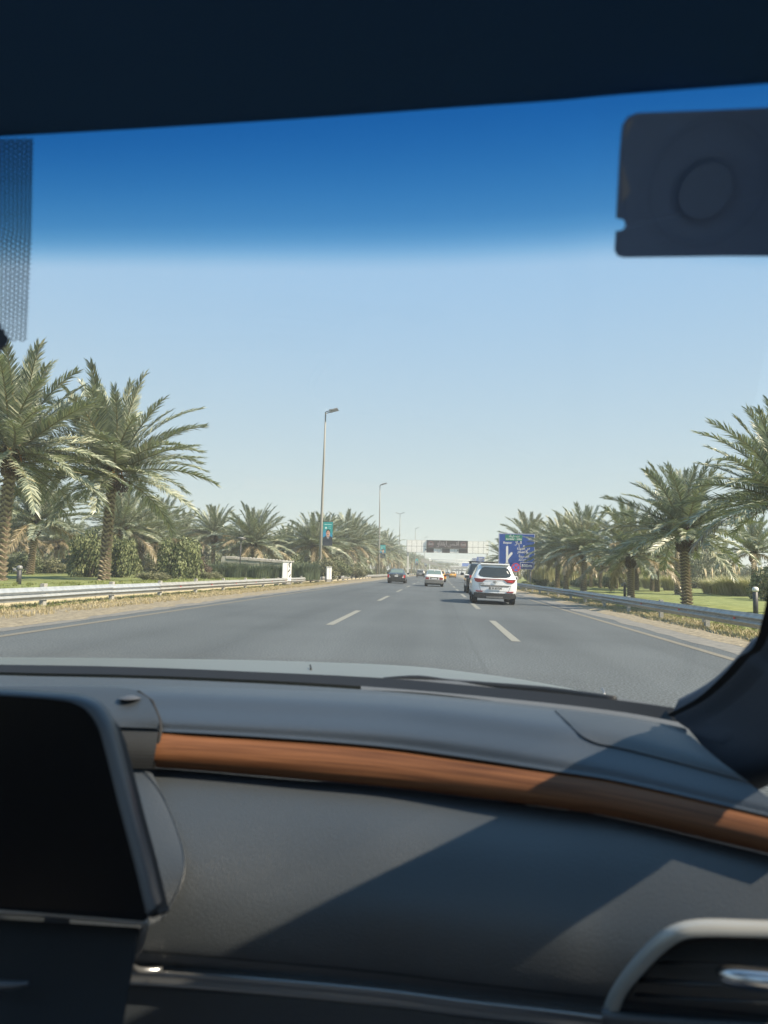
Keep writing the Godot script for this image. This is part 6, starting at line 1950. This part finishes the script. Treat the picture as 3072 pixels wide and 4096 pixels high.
	part("cowl_cover", sheet([[Vector3(-0.136, 0.996, -1.375), Vector3(-0.031, 1.003, -1.372), Vector3(0.054, 1.006, -1.348), Vector3(0.135, 1.003, -1.324), Vector3(0.245, 1.003, -1.261), Vector3(0.336, 1.004, -1.177), Vector3(0.379, 1.002, -1.1)], [Vector3(-0.125, 0.993, -1.276), Vector3(-0.028, 0.997, -1.242), Vector3(0.049, 0.998, -1.207), Vector3(0.12, 0.997, -1.172), Vector3(0.218, 0.996, -1.119), Vector3(0.304, 0.995, -1.065), Vector3(0.355, 0.99, -1.029)]], 6), M.cowl, g)
	part("wiper", tube_mesh(smooth_line([Vector3(-0.092, 0.995, -1.378), Vector3(-0.027, 1.003, -1.362), Vector3(0.041, 1, -1.337), Vector3(0.085, 1.003, -1.31), Vector3(0.191, 1.006, -1.257), Vector3(0.285, 1.008, -1.173)], 4), 0.006, 8), M.frit, g)
	part("wiper", tube_mesh(smooth_line([Vector3(-1.032, 0.992, -1.371), Vector3(-0.659, 0.999, -1.377), Vector3(-0.402, 0.999, -1.376), Vector3(-0.202, 0.999, -1.35)], 4), 0.005, 8), M.frit, g)
	part("washer_hose", tube_mesh(smooth_line([Vector3(0.28, 1.014, -1.243), Vector3(0.282, 1.008, -1.233), Vector3(0.278, 0.999, -1.224)], 3), 0.0016, 5), M.satin, g)
	# ---- the rest of the shell, out of the frame: doors, rear wall, floor
	var half_l := -1.12
	var half_r := 0.52
	for q in [[half_r, 0.06], [half_l, -0.06]]:
		part("door_panel", box_mesh(Vector3(0.1, 0.75, 2.6), Vector3(q[0] + q[1], 0.58, 0.42)), M.pillar, g)
		part("door_pillar", box_mesh(Vector3(0.08, 0.7, 0.16), Vector3(q[0] + q[1] * 0.5, 1.27, 0.45)), M.pillar, g)
		part("roof_side", box_mesh(Vector3(0.1, 0.1, 2.2), Vector3((q[0] + q[1] * 0.3) * 0.86, 1.57, 0.65)), M.pillar, g)
	part("rear_wall", box_mesh(Vector3(1.8, 0.95, 0.1), Vector3(-0.3, 0.72, 1.5)), M.seat, g)
	for x in [0.0, -0.74]:
		for q in [[Vector3(0.50, 0.16, 0.52), Vector3(x, 0.52, 0.12), 0.08], [Vector3(0.50, 0.62, 0.14), Vector3(x, 0.88, 0.50), -0.25]]:
			st = tool(true)
			round_box(st, q[1], q[0], 0.05, Basis(Vector3.RIGHT, q[2]))
			part("seat", done(st), M.seat, g)
	part("floor", box_mesh(Vector3(1.8, 0.08, 2.6), Vector3(-0.3, 0.24, 0.3)), M.pillar, g)
	part("fire_wall", box_mesh(Vector3(1.7, 0.7, 0.06), Vector3(-0.3, 0.52, -1.12)), M.pillar, g)
	# ---- the tag stuck to the windscreen
	var card := thing("windscreen_card", "dark rounded toll card with a notch stuck to the windscreen at top right", "card", Vector3(0.186, 1.48, -0.509))
	var outline := [Vector3(0.134, 1.52, -0.486), Vector3(0.191, 1.521, -0.486), Vector3(0.245, 1.521, -0.484), Vector3(0.258, 1.481, -0.514), Vector3(0.271, 1.442, -0.543), Vector3(0.212, 1.443, -0.544), Vector3(0.14, 1.443, -0.545), Vector3(0.135, 1.444, -0.544), Vector3(0.132, 1.447, -0.541), Vector3(0.131, 1.458, -0.533), Vector3(0.136, 1.459, -0.533), Vector3(0.138, 1.462, -0.532), Vector3(0.136, 1.465, -0.529), Vector3(0.13, 1.466, -0.528), Vector3(0.126, 1.501, -0.501), Vector3(0.125, 1.514, -0.49), Vector3(0.128, 1.518, -0.487)]
	var cm := mat(lin(0.11, 0.19, 0.36), 0.5)
	cm.backlight_enabled = true
	var cm2 := mat(lin(0.10, 0.172, 0.32), 0.5)
	cm.backlight = Color(0.26, 0.27, 0.28)
	var bd := part("sheet", slab(shifted(outline, -card.position), Vector3(0, 0.0003, -0.0012)), cm, card)
	bd.name = "sheet"
	var e := tool(true)
	var em := part("printed_circle", ring_mesh(0.041, 0.042, 0.0009, 0.0002, 40), cm2, card)
	var nx := (Vector3(0.271, 1.442, -0.543) - Vector3(0.14, 1.443, -0.545)).normalized()
	var ny := (Vector3(0.134, 1.52, -0.486) - Vector3(0.14, 1.443, -0.545)).normalized()
	var nz := nx.cross(ny).normalized()
	ny = nz.cross(nx)
	em.transform = Transform3D(Basis(nx, ny, nz), Vector3(0.19, 1.48, -0.51) - card.position + nz * 0.0012)
	e = tool(true)
	plate(e, ellipse(0.0185, 0.019, 28), Transform3D())
	var em2 := part("printed_circle", done(e), cm2, card)
	em2.transform = Transform3D(Basis(nx, ny, nz), Vector3(0.189, 1.477, -0.512) - card.position + nz * 0.0006)
	var stp := part("printed_stripe", slab(shifted([Vector3(0.128, 1.516, -0.489), Vector3(0.149, 1.52, -0.487), Vector3(0.147, 1.501, -0.502), Vector3(0.139, 1.482, -0.517), Vector3(0.132, 1.474, -0.522), Vector3(0.128, 1.501, -0.502)], nz * 0.0006 - card.position), -nz * 0.0003), print_mat(0.21, 0.255, 0.35), card)
	stp.name = "printed_stripe"

func print_mat(r: float, g: float, b: float) -> StandardMaterial3D:
	return mat(lin(r, g, b), 0.5)
